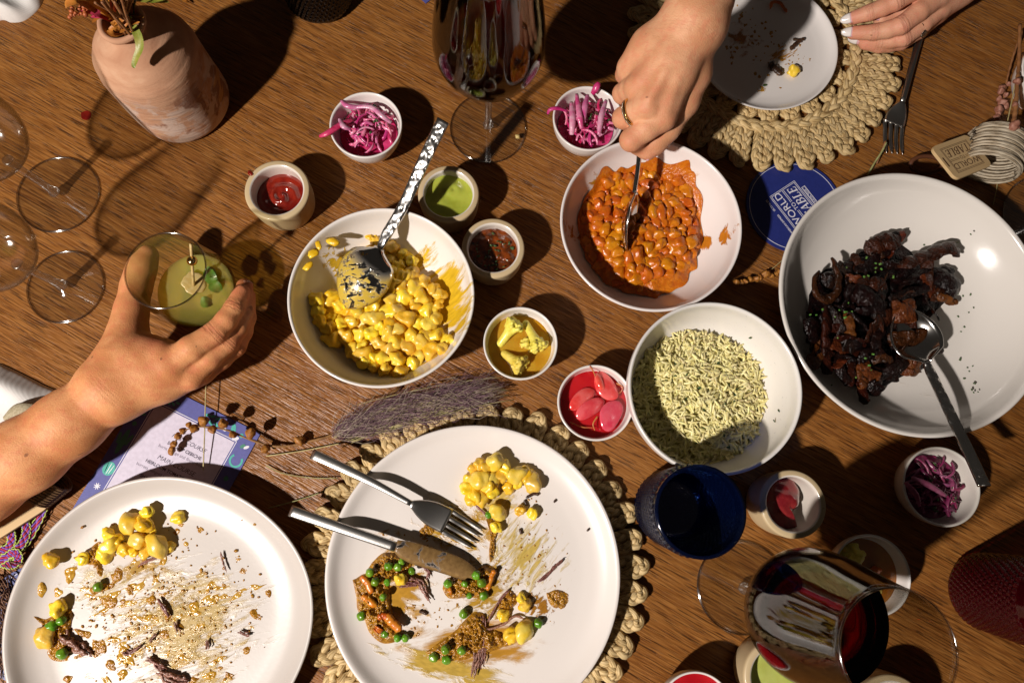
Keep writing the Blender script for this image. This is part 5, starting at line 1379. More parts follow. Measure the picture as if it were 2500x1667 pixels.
def floret(seed, base, tip, s=1.0):
    """stem from base to tip carrying a head of small buds"""
    r = random.Random(seed); base, tip = V3(base), V3(tip); ax = (tip - base).normalized()
    lo = [min(base[i], tip[i]) - .016 * s for i in range(3)]; hi = [max(base[i], tip[i]) + .016 * s for i in range(3)]
    S = SDF(lo, hi, .00075); S.cone(base, tip, .0036 * s, .0048 * s, .002)
    sd = ax.orthogonal().normalized(); q = ax.cross(sd)
    for k in range(6):
        a = k * PI / 3 + r.uniform(-.3, .3); e = tip + (sd * math.cos(a) + q * math.sin(a)) * (.0058 * s) + ax * (.0035 * s); S.cone(base.lerp(tip, .6), e, .0022 * s, .0030 * s, .002)
        for j in range(11):
            d = V3((r.gauss(0, 1), r.gauss(0, 1), r.gauss(0, 1))).normalized(); d = (d + ax * .7).normalized()
            S.ell(e + d * (.0036 * s), [.0016 * s * r.uniform(.8, 1.25)] * 3, k=.0004)
    for j in range(26):
        d = V3((r.gauss(0, 1), r.gauss(0, 1), r.gauss(0, 1))).normalized(); d = (d + ax * .9).normalized(); S.ell(tip + d * (.0062 * s) , [.0017 * s] * 3, k=.0004)
    return S.mesh('floret')[0]
def cauli(key, label, level, liq, liqlabel, specs):
    _, p, rl = liquid(key, liqlabel, level, liq); t = thing('pickled_cauliflower', label, 'cauliflower', p)
    for k, (b, e, s) in enumerate(specs): new('floret', floret(50 + k, at(*b), at(*e), s), M['cauli'], t)
cauli('cauli_a', 'yellow cauliflower florets in the bowl beside the corn bowl', .022, M['amber'], 'amber pickling liquid round the cauliflower beside the corn bowl',
      [((1222, 838, .022), (1250, 800, .029), .98), ((1284, 790, .025), (1310, 836, .029), .92), ((1232, 864, .022), (1262, 884, .028), 1.0), ((1292, 850, .021), (1284, 840, .025), .55)])
cauli('cauli_b', 'cauliflower florets in the bowl behind the wine glass', .022, M['brownliq'], 'brown pickling liquid round the cauliflower behind the wine glass',
      [((2098, 1400, .020), (2080, 1368, .029), 1.3), ((2140, 1440, .020), (2118, 1432, .027), 1.2)])
p_ = at(2138, 1392, .024); new('chilli_piece', blob(.005, .0035, .002, .4, 1.3, 3, 2), food('red_chilli', (.50, .05, .01), (.6, .12, .02)), loc=p_, label='red chilli flake floating beside the cauliflower behind the wine glass', cat='chilli')
# pickled radish
M['radish'] = food('pickled_radish', (.66, .035, .06), (.74, .12, .14), .18, 70, sss=.4, bump=.1, coat=.6)
def radish_slice(seed, L, W_, T):
    return blob(L, W_, T, .06, 1, seed, 3, lambda q, p: [q[0], q[1] - .25 * W_ * (p[0] ** 2), q[2] + .12 * L * (1 - p[0] ** 2) * .4])
liquid('radish_a', 'red pickling liquid round the radishes beside the rice bowl', .024, M['redliq'])
t = thing('pickled_radish', 'pink pickled radish slices in the bowl touching the rice bowl', 'radish', SB['radish_a'][0])
for k, (u, v, a, L, W_) in enumerate([(1420, 972, 38, .0145, .0062), (1440, 995, 33, .0150, .0066), (1478, 945, 118, .0145, .0085), (1490, 1012, 62, .0150, .0088), (1462, 932, 110, .0085, .0030)]):
    new('radish_slice', radish_slice(k, L, W_ * 1.08, .0024), M['radish'], t, at(u, v, .026 + .0012 * k), (.15, .1, math.radians(a)))
for k, pts in enumerate([[(1392, 1030, .026), (1420, 1042, .027), (1450, 1044, .027)], [(1459, 1016, .030), (1448, 1034, .030), (1452, 1050, .028)], [(1505, 935, .030), (1520, 945, .030), (1514, 958, .028), (1500, 962, .029)], [(1440, 893, .036), (1448, 905, .034), (1456, 925, .031)]]):
    new('root', tube(spl([tuple(at(*q)) for q in pts], 12), [.0008 - .0004 * i / 11 for i in range(12)], 5), food('radish_root', (.55, .22, .06), (.45, .14, .05)), t)
liquid('radish_b', 'red pickling liquid in the bowl cut by the bottom edge', .030, M['redliq'])
# sauces
def sauce(key, label, level, m, fn=None, Hh=.036, name='sauce', cat='sauce', poly=None):
    p, R, _ = SB[key]; rl = inner_r('tan', R, Hh, level)
    return new(name, heap(poly or disc(p, rl + .0005, 56), 0, (lambda x, y, rho: level + (fn(x - p.x, y - p.y, rho) if fn else 0)), 26, 90), m, label=label, cat=cat)
M['chilli'] = mat('dark_red_chilli_sauce', (.16, .008, .005), .12, (.24, .018, .008), 90, coat=.8, sss=.2, ssss=.004)
sauce('ketchup', 'glossy dark red chilli sauce in the tan ramekin near the vase', .021, M['chilli'], lambda x, y, rho: .0022 * (1 - rho) * (1 + math.sin(14 * rho + math.atan2(y, x))) + .0016 * nz((x, y, 0), 130, 3) * (1 - rho ** 4))
p = SB['ketchup'][0]; q = at(612, 424, .036)
new('sauce_drip', blob(.0022, .0030, .0009, .3, 1, 3, 2), M['chilli'], loc=at(611, 423, .0365), rot=(0, 0, .7), label='drip of red sauce on the rim of the ramekin near the vase', cat='sauce drip')
M['greensauce'] = mat('green_herb_sauce', (.30, .34, .035), .16, (.38, .42, .06), 60, coat=.6, sss=.2)
M['palegreen'] = mat('pale_green_sauce', (.48, .52, .14), .2, (.42, .46, .10), 60, coat=.5, sss=.2)
sauce('green_a', 'smooth green herb sauce in the tan ramekin beside the spoon handle', .027, M['greensauce'], lambda x, y, rho: .0016 * nz((x, y, 0), 70, 5) + .0018 * max(0, rho - .8) * 5 * .4 + .0012 * math.sin(math.hypot(x - .004, y - .008) * 420) * math.exp(-(math.hypot(x - .004, y - .008) / .012) ** 2))
sauce('green_b', 'pale green sauce in the tan ramekin under the wine glass', .026, M['palegreen'], lambda x, y, rho: .0010 * nz((x, y, 0), 70, 6))
M['salsa'] = mat('dark_salsa', (.055, .014, .004), .10, (.20, .040, .006), 170, coat=.8, bump=.6, bs=350)
sauce('salsa', 'dark brown chunky salsa in the tan ramekin beside the corn bowl', .026, M['salsa'], lambda x, y, rho: .0014 * nz((x, y, 0), 190, 7) + .0008 * nz((x, y, 0), 420, 8))
t = thing('salsa_herbs', 'chopped herbs floating on the dark salsa', 'herbs', SB['salsa'][0]); r = random.Random(77)
for k in range(30):
    a0, q = r.uniform(0, 6.28), math.sqrt(r.random()) * .018; c_ = SB['salsa'][0]
    new('herb_fleck', hb, None, t, (c_.x + q * math.cos(a0), c_.y + q * math.sin(a0), .0275), rrot(r), r.uniform(.7, 1.4))
M['jam'] = mat('dark_red_jam', (.15, .008, .012), .10, (.25, .022, .022), 120, coat=.8, bump=.5, bs=240, sss=.2)
p, R, _ = SB['jam']
jp = [at(u, v, .020) for u, v in [(1888, 1165), (1915, 1160), (1938, 1175), (1950, 1205), (1946, 1232), (1932, 1252), (1938, 1275), (1944, 1290), (1915, 1290), (1892, 1275), (1876, 1250), (1868, 1215), (1874, 1185)]]
sauce('jam', 'remaining dark red jam on one side of the half empty ramekin', .021, M['jam'], lambda x, y, rho: .008 * (1 - rho ** 3) + .0022 * nz((x, y, 0), 110, 2) + max(0, (.42 * 0)), .042, poly=[(q.x, q.y) for q in jp])

# ------------------------------------------------------------------ leftovers on the plates
def plate_z(P_, H, r_): R = P_[1]; return P_[0].z + H * float(np.interp(r_ / R, [0, .62, .80, .90, .965], [.34, .36, .44, .62, .93]))
def crumb(x, y, sd):
    """little rounded lumps packed side by side"""
    x2, y2 = .9 * x - .43 * y, .43 * x + .9 * y
    a = noise.voronoi(V3((x2 * 330 + sd, y2 * 330, sd)))[0][0]; b = noise.voronoi(V3((x2 * 620, y2 * 620 + sd, sd)))[0][0]
    return 1.1 * (.5 - a) + .6 * (.5 - b)
class Left:
    def __init__(s, P_, H, off, f, label, seed):
        s.P, s.H, s.off, s.f = P_, H, off, f; s.r = random.Random(seed); s.t = thing('leftovers', label, 'leftovers', P_[0], 'leftovers on the plates')
    def pt(s, x, y, dz=0.0):
        u, v = s.off[0] + x / s.f, s.off[1] + y / s.f; z = s.P[0].z + .4 * s.H; p = at(u, v, z)
        z = plate_z(s.P, s.H, math.hypot(p.x - s.P[0].x, p.y - s.P[0].y)); return at(u, v, z + dz)
    def kern(s, x, y, sc=1.0, dz=.003, hom=False):
        new('kernel', (HOM if hom else KERN)[s.r.randrange(5 if hom else 9)], None, s.t, s.pt(x, y, dz), rrot(s.r, .5), sc)
    def pea(s, x, y, sc=1.0, dz=.0032): new('pea', PEA[s.r.randrange(3)], None, s.t, s.pt(x, y, dz), rrot(s.r), sc)
    def mash(s, poly, h, m='curry', name='curry_mash', rough=1.0, nr=22):
        W_ = [s.pt(x, y) for x, y in poly]; sd = s.r.uniform(0, 50); z0 = sum(q.z for q in W_) / len(W_)
        def zf(x, y, rho): return plate_z(s.P, s.H, math.hypot(x - s.P[0].x, y - s.P[0].y)) - .0004 + h * (1 - rho ** 3.5) + rough * min(h * .9, .0038) * (nz((.8 * x - .6 * y, .6 * x + .8 * y, .3), 170, sd) * .8 + crumb(x, y, sd)) * (1 - rho ** 6)
        new(name, heap([(q.x, q.y) for q in W_], 0, zf, nr if nr < 20 else 40, 60 if nr < 20 else 150), M[m], s.t)
    def shred(s, pts, r_, m='meat', dz=.0025, name='beef_shred', flat=.6):
        new(name, shred([s.pt(x, y, dz) for x, y in pts], r_, flat, s.r.uniform(0, 90), m_fibre=(m == 'meat')), M[m], s.t)
    def blot(s, x, y, rad, h=.0018, m='curry'):
        n = 9; ph = s.r.uniform(0, 6); a_ = s.r.uniform(.55, 1.0); ro = s.r.uniform(0, 3.1)
        poly = []
        for i in range(n):
            a = 2 * PI * i / n; q = rad * (1 + s.r.uniform(-.38, .38)); cx, cy = q * math.cos(a), q * a_ * math.sin(a)
            poly.append((x + cx * math.cos(ro) - cy * math.sin(ro), y + cx * math.sin(ro) + cy * math.cos(ro)))
        s.mash(poly, h, m, 'sauce_blot', 1.0, 7)
A = Left(PM, .018, (740, 1150), 2.868, 'curry, peas, carrot and corn scraps on the dinner plate with the fork', 3)
A.mash([(480, 640), (560, 570), (660, 575), (750, 600), (765, 660), (700, 730), (620, 770), (500, 810), (430, 740)], .0055)
A.mash([(345, 760), (440, 715), (560, 745), (610, 820), (615, 920), (640, 1010), (690, 1090), (670, 1180), (560, 1205), (470, 1140), (430, 1050), (380, 970), (370, 880)], .0070)
A.mash([(970, 820), (1010, 745), (1140, 735), (1200, 700), (1280, 650), (1360, 690), (1330, 800), (1290, 860), (1240, 890), (1150, 885), (1020, 890)], .0065)
A.mash([(850, 1270), (950, 1195), (1050, 1125), (1110, 1060), (1195, 985), (1275, 995), (1290, 1080), (1360, 1110), (1430, 1150), (1490, 1200), (1400, 1235), (1250, 1285), (1100, 1325), (950, 1330)], .0055)
A.mash([(1365, 910), (1440, 825), (1500, 880), (1490, 935), (1410, 980), (1370, 970)], .0035)
A.mash([(1700, 850), (1785, 825), (1860, 865), (1840, 950), (1770, 970), (1720, 920)], .0022)
A.mash([(1280, 330), (1330, 330), (1370, 390), (1350, 480), (1340, 600), (1310, 640), (1300, 560), (1310, 450)], .0030)
A.mash([(1130, 1100), (1260, 1010), (1290, 1200), (1200, 1290), (1060, 1270)], .0075)
A.mash([(810, 410), (850, 370), (930, 400), (910, 440), (860, 480), (815, 470)], .0020)
for x, y, s_ in [(597, 665, 1), (665, 668, 1), (468, 708, 1), (505, 772, 1), (762, 697, .85), (560, 880, .85), (408, 1012, 1.1), (573, 1138, .9), (661, 1165, .95), (716, 1165, .9), (1014, 785, 1.05), (1132, 787, .8), (1212, 727, 1.1), (1250, 780, 1.1), (1265, 867, 1.1), (1300, 305, .9), (1124, 998, 1.1), (997, 1245, 1.1), (914, 1303, 1.1), (1002, 1318, 1.1), (1112, 1253, 1.05), (1648, 1063, 1.1), (690, 632, .8), (590, 775, .85), (1165, 870, .75)]:
    hi = .0085 if (y < 900 and x < 800) or (950 < x < 1200 and y > 1180 and y < 1280) or (960 < x < 1300 and 700 < y < 850) else .0036
    A.pea(x, y, s_, hi)
for x, y, s_, dz, h_ in [(1240, 60, 1.15, .010, 1), (1325, 60, .95, .008, 1), (1165, 50, 1.0, .005, 0), (1500, 30, 1.2, .006, 1), (1570, 20, 1.3, .004, 0), (1605, 80, 1.15, .005, 1), (1440, 115, 1.0, .003, 0), (1150, 110, 1.2, .005, 0), (1220, 150, 1.3, .006, 0), (1180, 200, 1.1, .004, 0), (1260, 190, 1.2, .006, 0), (1320, 140, 1.1, .006, 0), (1500, 80, 1.0, .005, 0), (1390, 20, 1.2, .007, 0), (1410, -20, 1.1, .008, 0), (1290, -30, 1.2, .009, 0), (1340, -60, 1.1, .010, 1), (1240, -50, 1.0, .008, 0), (1200, -20, .9, .006, 0), (1180, 150, .9, .004, 0), (1290, 100, 1.2, .009, 0),
                        (1365, 285, 1.05, .0045, 1), (1520, 275, .85, .003, 0), (1600, 300, .9, .003, 0), (1350, 390, .9, .004, 0), (1548, 1125, 1.2, .0045, 1), (1455, 1150, 1.25, .004, 0), (1550, 935, 1.0, .0035, 0), (1400, 1005, .9, .0035, 0), (685, 755, .95, .007, 0), (1530, 890, .8, .003, 0)]: A.kern(x, y, s_, dz, h_)
for pts, r_ in [([(1240, 1010), (1250, 1150), (1235, 1280), (1190, 1460)], .0026), ([(1262, 1000), (1265, 1180), (1240, 1400)], .0018), ([(760, 625), (830, 650), (870, 690), (885, 745)], .0018), ([(720, 745), (800, 760), (850, 830), (900, 925)], .0024), ([(655, 805), (740, 790), (830, 775)], .0018), ([(1645, 780), (1720, 720), (1775, 660), (1830, 622)], .0016), ([(1290, 1065), (1335, 980), (1400, 880), (1450, 822)], .0015), ([(1255, 1080), (1300, 1105), (1400, 1070), (1480, 1015), (1550, 1030)], .0010), ([(1210, 240), (1260, 285), (1290, 310)], .0010), ([(1180, 1180), (1200, 1300), (1180, 1440)], .0014)]: A.shred(pts, r_)
for pts, r_ in [([(410, 735), (450, 780), (480, 850)], .0030), ([(415, 870), (455, 905), (515, 945)], .0028), ([(575, 1000), (620, 1050), (685, 1115)], .0036), ([(520, 1030), (560, 1010), (600, 1030)], .0026), ([(1020, 850), (1045, 838)], .0036), ([(510, 1130), (535, 1085)], .0034), ([(1290, 830), (1320, 740), (1340, 690)], .0020)]: A.shred(pts, r_, 'carrot', .0072 if pts[0][0] < 700 else .006, 'carrot_stick', .55)
for pts in [[(1550, 200), (1570, 240)], [(1560, 185), (1610, 160), (1655, 160)], [(1520, 400), (1528, 440)], [(1990, 405), (2000, 415)], [(1755, 205), (1770, 215)], [(815, 975), (870, 1000)]]: A.shred(pts, .0014, 'char', .001, 'charred_bit')
for k in range(60):
    x, y = A.r.gauss(1640, 110), A.r.gauss(560, 190)
    if 1400 < x < 1900: A.blot(x, y, A.r.uniform(4, 12), .0008)
for k in range(40): A.blot(A.r.uniform(640, 1300), A.r.uniform(900, 1180), A.r.uniform(5, 16), .0008)
for k in range(16): A.blot(A.r.uniform(560, 1100), A.r.uniform(420, 560), A.r.uniform(4, 10), .0006)
B_ = Left(PL, .022, (0, 1150), 3.015, 'hominy, peas and curry scraps scraped over the beige plate', 4)
for x, y, s_, dz, h_ in [(1080, 300, 1.0, .007, 0), (1060, 385, 1.35, .008, 0), (950, 385, 1.15, .005, 1), (1020, 505, 1.1, .006, 1), (1150, 545, 1.35, .006, 1), (915, 575, 1.1, .003, 0), (810, 545, 1.0, .005, 1), (795, 470, 1.0, .004, 0), (770, 620, 1.2, .003, 0), (860, 500, .9, .004, 0), (1110, 430, .8, .004, 0), (1315, 342, .95, .003, 0), (372, 660, 1.1, .0035, 0), (610, 645, 1.0, .004, 0), (425, 1010, 1.2, .005, 0), (335, 1225, 1.15, .004, 1), (1060, 600, .9, .003, 0), (980, 590, .8, .003, 0), (1250, 560, .8, .003, 0)]: B_.kern(x, y, s_, dz, h_)
for x, y, s_ in [(720, 850, 1.1), (378, 1142, 1.25), (450, 1098, 1.05), (458, 1340, 1.25)]: B_.pea(x, y, s_, .0045)
B_.mash([(240, 1070), (350, 1080), (470, 1010), (540, 1030), (530, 1150), (560, 1250), (630, 1340), (550, 1390), (400, 1395), (345, 1330), (420, 1250), (340, 1170)], .0036)
B_.mash([(530, 635), (620, 600), (720, 520), (760, 560), (750, 660), (760, 740), (740, 780), (700, 700), (600, 680)], .0030)
B_.mash([(650, 860), (720, 830), (840, 820), (830, 860), (740, 890), (680, 915)], .0022)
for pts, r_ in [([(425, 1190), (500, 1250), (580, 1310), (670, 1365)], .0042), ([(440, 1175), (480, 1240), (560, 1290)], .0024), ([(1085, 1365), (1150, 1410), (1230, 1450)], .0024), ([(1150, 1460), (1250, 1500), (1390, 1540)], .0034), ([(1010, 700), (1090, 660), (1160, 635), (1230, 600)], .0014), ([(1160, 935), (1200, 1000), (1245, 1070)], .0026), ([(1625, 590), (1640, 660), (1665, 740)], .0013), ([(1280, 1100), (1310, 1190)], .0016), ([(900, 1330), (960, 1340), (1050, 1275)], .0018), ([(1745, 1180), (1835, 1208)], .0015), ([(1525, 1235), (1530, 1310)], .0015), ([(1100, 1260), (1150, 1190)], .0014)]: B_.shred(pts, r_)
for x, y, q in [(510, 780, 50), (290, 865, 62), (430, 890, 34), (860, 770, 55), (800, 965, 62), (905, 965, 34), (965, 870, 42), (600, 1190, 62), (730, 1300, 66), (920, 1360, 85), (820, 1420, 52), (1080, 1080, 46), (1160, 1090, 32), (1110, 950, 45), (1200, 910, 35), (1230, 1060, 45), (1430, 1000, 46), (1790, 735, 32), (1750, 645, 30), (1875, 1045, 55), (1820, 1310, 56), (1690, 1500, 40), (1540, 1505, 55), (1620, 1450, 25), (1420, 1540, 50), (1850, 1150, 30), (1470, 440, 26), (1335, 395, 24), (1300, 450, 30), (1370, 535, 24), (1470, 885, 22), (1650, 845, 20), (1240, 1340, 30), (1320, 1150, 40), (1220, 1200, 45), (1970, 900, 30), (900, 1500, 40), (780, 1530, 50), (1200, 660, 40), (990, 660, 26), (1070, 650, 26), (960, 1040, 24), (760, 1050, 24), (500, 1530, 40)]: B_.blot(x, y, q, .0006 if q < 40 else .0011, 'curry' if int(x + y) % 3 else 'curry_thin')
for k in range(34):      # wet patches dragged by the cutlery
    x, y = B_.r.gauss(1150, 400), B_.r.gauss(1000, 300)
    if not (480 < x < 1950 and 380 < y < 1560): continue
    L_, w_, a_ = B_.r.uniform(50, 150), B_.r.uniform(9, 24), B_.r.gauss(-.35, .35); q_ = []
    for i in range(16):
        th = 2 * PI * i / 16; rr_ = 1 + B_.r.uniform(-.3, .3); cx, cy = L_ * rr_ * math.cos(th), w_ * rr_ * math.sin(th) + 14 * math.sin(cx * .03 if i else 0) if i else 0
        q_.append((x + cx * math.cos(a_) - cy * math.sin(a_), y + cx * math.sin(a_) + cy * math.cos(a_)))
    B_.mash(q_, .00055, 'curry_thin', 'sauce_smear', 1.0, 9)
sp_ = MB(); r = random.Random(9)
for k in range(420):     # fine spatter: too many to count
    x, y = r.gauss(1200, 380), r.gauss(1000, 310)
    if not (520 < x < 1980 and 300 < y < 1640): continue
    p = B_.pt(x, y, .0001); q = r.uniform(.0004, .0015) * (1.0 if r.random() < .8 else 1.6); v_, f_ = _ICO[1]; ro = r.uniform(0, 6)
    sp_.add([(p.x + q * (a[0] * math.cos(ro) - a[1] * .7 * math.sin(ro)), p.y + q * (a[0] * math.sin(ro) + a[1] * .7 * math.cos(ro)), p.z + q * .35 * a[2]) for a in v_], f_)
o = new('spatter', sp_, M['curry'], B_.t); o['kind'] = 'stuff'
C_ = Left(PT, .014, (1800, 0), 2.8, 'dark sauce, charred scraps and one corn kernel on the side plate', 5)
C_.kern(385, 488, 1.1, .003)
for pts, r_ in [([(225, 430), (260, 470), (305, 512)], .0042), ([(365, 340), (400, 300), (460, 260)], .0022), ([(380, 270), (420, 275)], .0016), ([(300, 470), (290, 510)], .002)]: C_.shred(pts, r_, 'char', .002, 'charred_scrap')
C_.shred([(225, 60), (240, 20), (290, 20), (320, 60), (340, 85)], .0018, 'carrot', .002, 'chilli_strip')
for k in range(60): C_.blot(C_.r.gauss(140, 110), C_.r.gauss(300, 150), C_.r.uniform(5, 18), .0007)
for k in range(26): C_.blot(C_.r.gauss(420, 60), C_.r.gauss(400, 60), C_.r.uniform(3, 9), .0005)
new('herb_leaf', blob(.0022, .0014, .0005, .3, 1, 2, 2), M['herb'], C_.t, C_.pt(188, 583, .0008))
# ------------------------------------------------------------------ the drink held in the hand
gp = at(405, 660, .100); gx_, gy_ = gp.x, gp.y; gb = V3((gx_, gy_, .020))
M['drinkglass'] = thin_glass('olive_tinted_glass', (.97, .97, .91), 0.04, 1.7, (.70, .68, .52))
dt_ = thing('drinking_glass', 'stemless glass with a pale green drink held by the hand', 'glass', gb)
out = spl([(0, 0), (.016, .0002), (.0225, .002), (.0295, .011), (.0340, .024), (.0352, .036), (.0345, .050), (.0328, .066), (.0312, .080)], 40)
inn = [(max(r_ - .0011, 0), z + (.003 if r_ < .02 else .0004)) for r_, z in out]
new('wall', lathe(out.tolist() + [(.0309, .0805), (.0304, .0805)] + inn[::-1], 112), M['drinkglass'], dt_, gb)
new('rim', tube([(gx_ + .0308 * math.cos(2 * PI * i / 80), gy_ + .0308 * math.sin(2 * PI * i / 80), .1003) for i in range(81)], .0009, 8), M['glass_rim'], dt_)
lv = .024
def drinkmat():
    N = NT('cloudy_green_drink'); tr = N.n('ShaderNodeBsdfTransparent'); tr.inputs[0].default_value = (.90, .88, .50, 1)
    N.set(col=(.82, .74, .22), rough=.05, sss=.6, ssss=.02, sssr=(1, .9, .3), coat=1.0)
    mx = N.n('ShaderNodeMixShader'); mx.inputs[0].default_value = .34; N.l(tr.outputs[0], mx.inputs[1]); N.l(N.p.outputs[0], mx.inputs[2]); N.l(mx.outputs[0], N.out.inputs[0]); return N.m
liq = [(max(r_ - .0016, 0), z + (.0036 if r_ < .02 else .0006)) for r_, z in out if z < lv]
new('drink', lathe(liq + [(liq[-1][0], lv), (liq[-1][0] - .001, lv - .0006), (0, lv - .0008)], 96), drinkmat(), loc=gb, label='pale green drink in the stemless glass', cat='drink')
pk = thing('cocktail_pick', 'bamboo pick with a gold bead standing in the drink', 'cocktail pick', gb)
M['bamboo'] = mat('bamboo', (.62, .46, .20), .5, (.52, .36, .14), 200)
pa, pb_ = at(466, 596, .094), at(473, 700, .045)
new('stick', tube(spl([pa, pb_], 8), .0012, 8), M['bamboo'], pk)
new('bead', blob(.0042, .0042, .0036, 0, 1, 0, 3), M['gold'], pk, at(469, 637, .080))
new('ginger_slice', lathe(spl([(0, -.001), (.0085, -.001), (.0095, 0), (.0085, .001), (0, .001)], 16).tolist(), 40, lambda a, z, j: .0006 * math.sin(5 * a) + .0004 * math.sin(9 * a)), food('candied_ginger', (.62, .45, .14), (.68, .55, .25), .3, 160), loc=at(474, 691, .0462), rot=(.2, .25, .4), label='round slice of ginger floating on the drink', cat='ginger slice')
mt_ = thing('mint_sprig', 'green mint leaves in the drink', 'mint', gb)
for k, (a, b) in enumerate((((505, 655), (528, 700)), ((500, 668), (530, 668)), ((490, 742), (520, 738)), ((515, 690), (540, 712)))):
    A_, B2 = at(a[0], a[1], .0455), at(b[0], b[1], .0425); new('leaf', leafmesh([A_, A_.lerp(B2, .5) + V3((0, 0, .003)), B2], .0052, n=10), food('mint_leaf', (.06, .18, .015), (.11, .27, .03), .5), mt_)

# ------------------------------------------------------------------ people: forearms and hands
def skin(name, c, c2, red):
    N = NT(name); o = N.coord('Object')
    at_ = N.n('ShaderNodeAttribute'); at_.attribute_name = 'blush'
    n1 = N.noise(o, 38, 5, .6); n2 = N.noise(o, 600, 3, .6)
    col = N.mix(N.step(n1, .36, .62), c, c2)
    col = N.mix(N.math('MULTIPLY', N.step(N.noise(o, 150, 4, .65), .46, .64), .35), col, red)
    col = N.mix(N.math('MULTIPLY', at_.outputs['Fac'], .75), col, red)
    col = N.mix(N.math('MULTIPLY', N.step(n2, .60, .72), .16), col, [x * .55 for x in c])
    fr_ = N.math('MULTIPLY', N.step(N.noise(N.coord('Object', loc=(.2, .5, .1)), 120, 1, .4), .765, .78), .6)
    col = N.mix(fr_, col, (.16, .06, .03))
    cr = N.voro(N.coord('Object', scale=(1, 1, 1)), 900, 'F1'); cr2 = N.noise(N.coord('Object', rot=(.3, .2, .6), scale=(1, 3.5, 1)), 420, 3, .6)
    cs = N.n('ShaderNodeAttribute'); cs.attribute_name = 'crease'
    h = N.math('ADD', N.math('ADD', N.math('MULTIPLY', cr, .35), N.math('MULTIPLY', cr2, .5)), N.math('MULTIPLY', n1, .5))
    h = N.math('SUBTRACT', h, N.math('MULTIPLY', cs.outputs['Fac'], 1.4))
    col = N.mix(N.math('MULTIPLY', cs.outputs['Fac'], .45), col, [x * .5 for x in red])
    N.set(col=col, rough=N.math('ADD', .44, N.math('MULTIPLY', n2, .18)), spec=.28, sss=.12, sssr=(1, .35, .18), ssss=.003, normal=N.bump(h, .40, .0010)); return N.m
def attr(me, name, vals):
    a = me.attributes.new(name, 'FLOAT', 'POINT'); a.data.foreach_set('value', np.asarray(vals, np.float32))
def J(u, v, z, r_): return (at(u, v, z), r_)
def hand_mesh(name, chains, extra, res, blush=(), creases=(), iters=2, kf=.0032):
    pts = [p for ch in chains for p in ch[0]] + [p for e in extra for p in e[0]]
    lo = np.min([np.array(p[0]) - p[1] - .006 for p in pts], 0); hi = np.max([np.array(p[0]) + p[1] + .006 for p in pts], 0)
    S = SDF(lo, hi, res)
    for ch, k in extra: S.chain(ch, k)
    for ch, k in chains: S.chain(ch, k)
    me, V = S.mesh(name, iters)
    b = np.zeros(len(V))
    for (p, s, a) in blush: b = np.maximum(b, a * np.exp(-((V - np.array(p)) ** 2).sum(1) / (2 * s * s)))
    attr(me, 'blush', b)
    c = np.zeros(len(V))
    for (p, ax, half, depth) in creases:      # short folds across a joint
        p = np.array(p); ax = np.array(V3(ax).normalized()); d = V - p; t_ = d @ ax
        rad = np.sqrt(np.maximum((d ** 2).sum(1) - t_ ** 2, 0))
        for off in (-.0026, 0, .0024): c = np.maximum(c, depth * np.exp(-((t_ - off + .0006 * np.sin(V[:, 0] * 1500 + V[:, 1] * 1100)) ** 2) / (2 * .00055 ** 2)) * (rad < half))
    attr(me, 'crease', c)
    return me
def nail(parent, tip, base, side, L, W_, m, tipm=None, up=(0, 0, 1), lift=.0):
    """curved nail plate lying on the finger end: base -> tip direction, facing up"""
    ex = (V3(tip) - V3(base)).normalized(); u = V3(up); ey = u.cross(ex).normalized(); ez = ex.cross(ey)
    def plate(x0, x1, wd0, wd1, mm, nm):
        vs, fs = [], []; n, k = 8, 9
        for i in range(n + 1):
            f = i / n; x = x0 + (x1 - x0) * f; wd = wd0 + (wd1 - wd0) * f
            if nm == 'nail_tip': wd *= math.sqrt(max(.05, 1 - (f * .96) ** 3))
            for j in range(k):
                q = -1 + 2 * j / (k - 1); vs.append(V3(tip) + ex * x + ey * (wd * q) + ez * (lift - .42 * W_ * q * q - (.0007 * f if nm == 'nail_tip' else 0) + (.0003 if nm == 'nail_tip' else 0)))
        for i in range(n):
            for j in range(k - 1): fs.append((i * k + j, (i + 1) * k + j, (i + 1) * k + j + 1, i * k + j + 1))
        o = new(nm, MB().add(vs, fs), mm, parent); md = o.modifiers.new('thick', 'SOLIDIFY'); md.thickness = .0007; md.offset = -1
    plate(-L, L * .12, W_ * .78, W_, m, 'nail')
    plate(L * .12, L * (1.0 if tipm else .3), W_, W_ * .86, tipm or m, 'nail_tip')
M['nail'] = mat('natural_nail', (.62, .30, .24), .18, (.66, .36, .30), 60, coat=.5)
M['nail_pink'] = mat('pink_gel_nail', (.66, .34, .36), .08, (.70, .40, .42), 60, coat=.9)
M['nail_white'] = mat('white_gel_tip', (.80, .74, .70), .08, coat=.9)
SK1 = skin('warm_tan_skin', (.74, .345, .150), (.60, .245, .095), (.62, .16, .085))
SK2 = skin('light_tan_skin', (.70, .37, .205), (.58, .275, .140), (.64, .20, .115))
SK3 = skin('rosy_tan_skin', (.66, .34, .21), (.58, .27, .16), (.64, .22, .15))

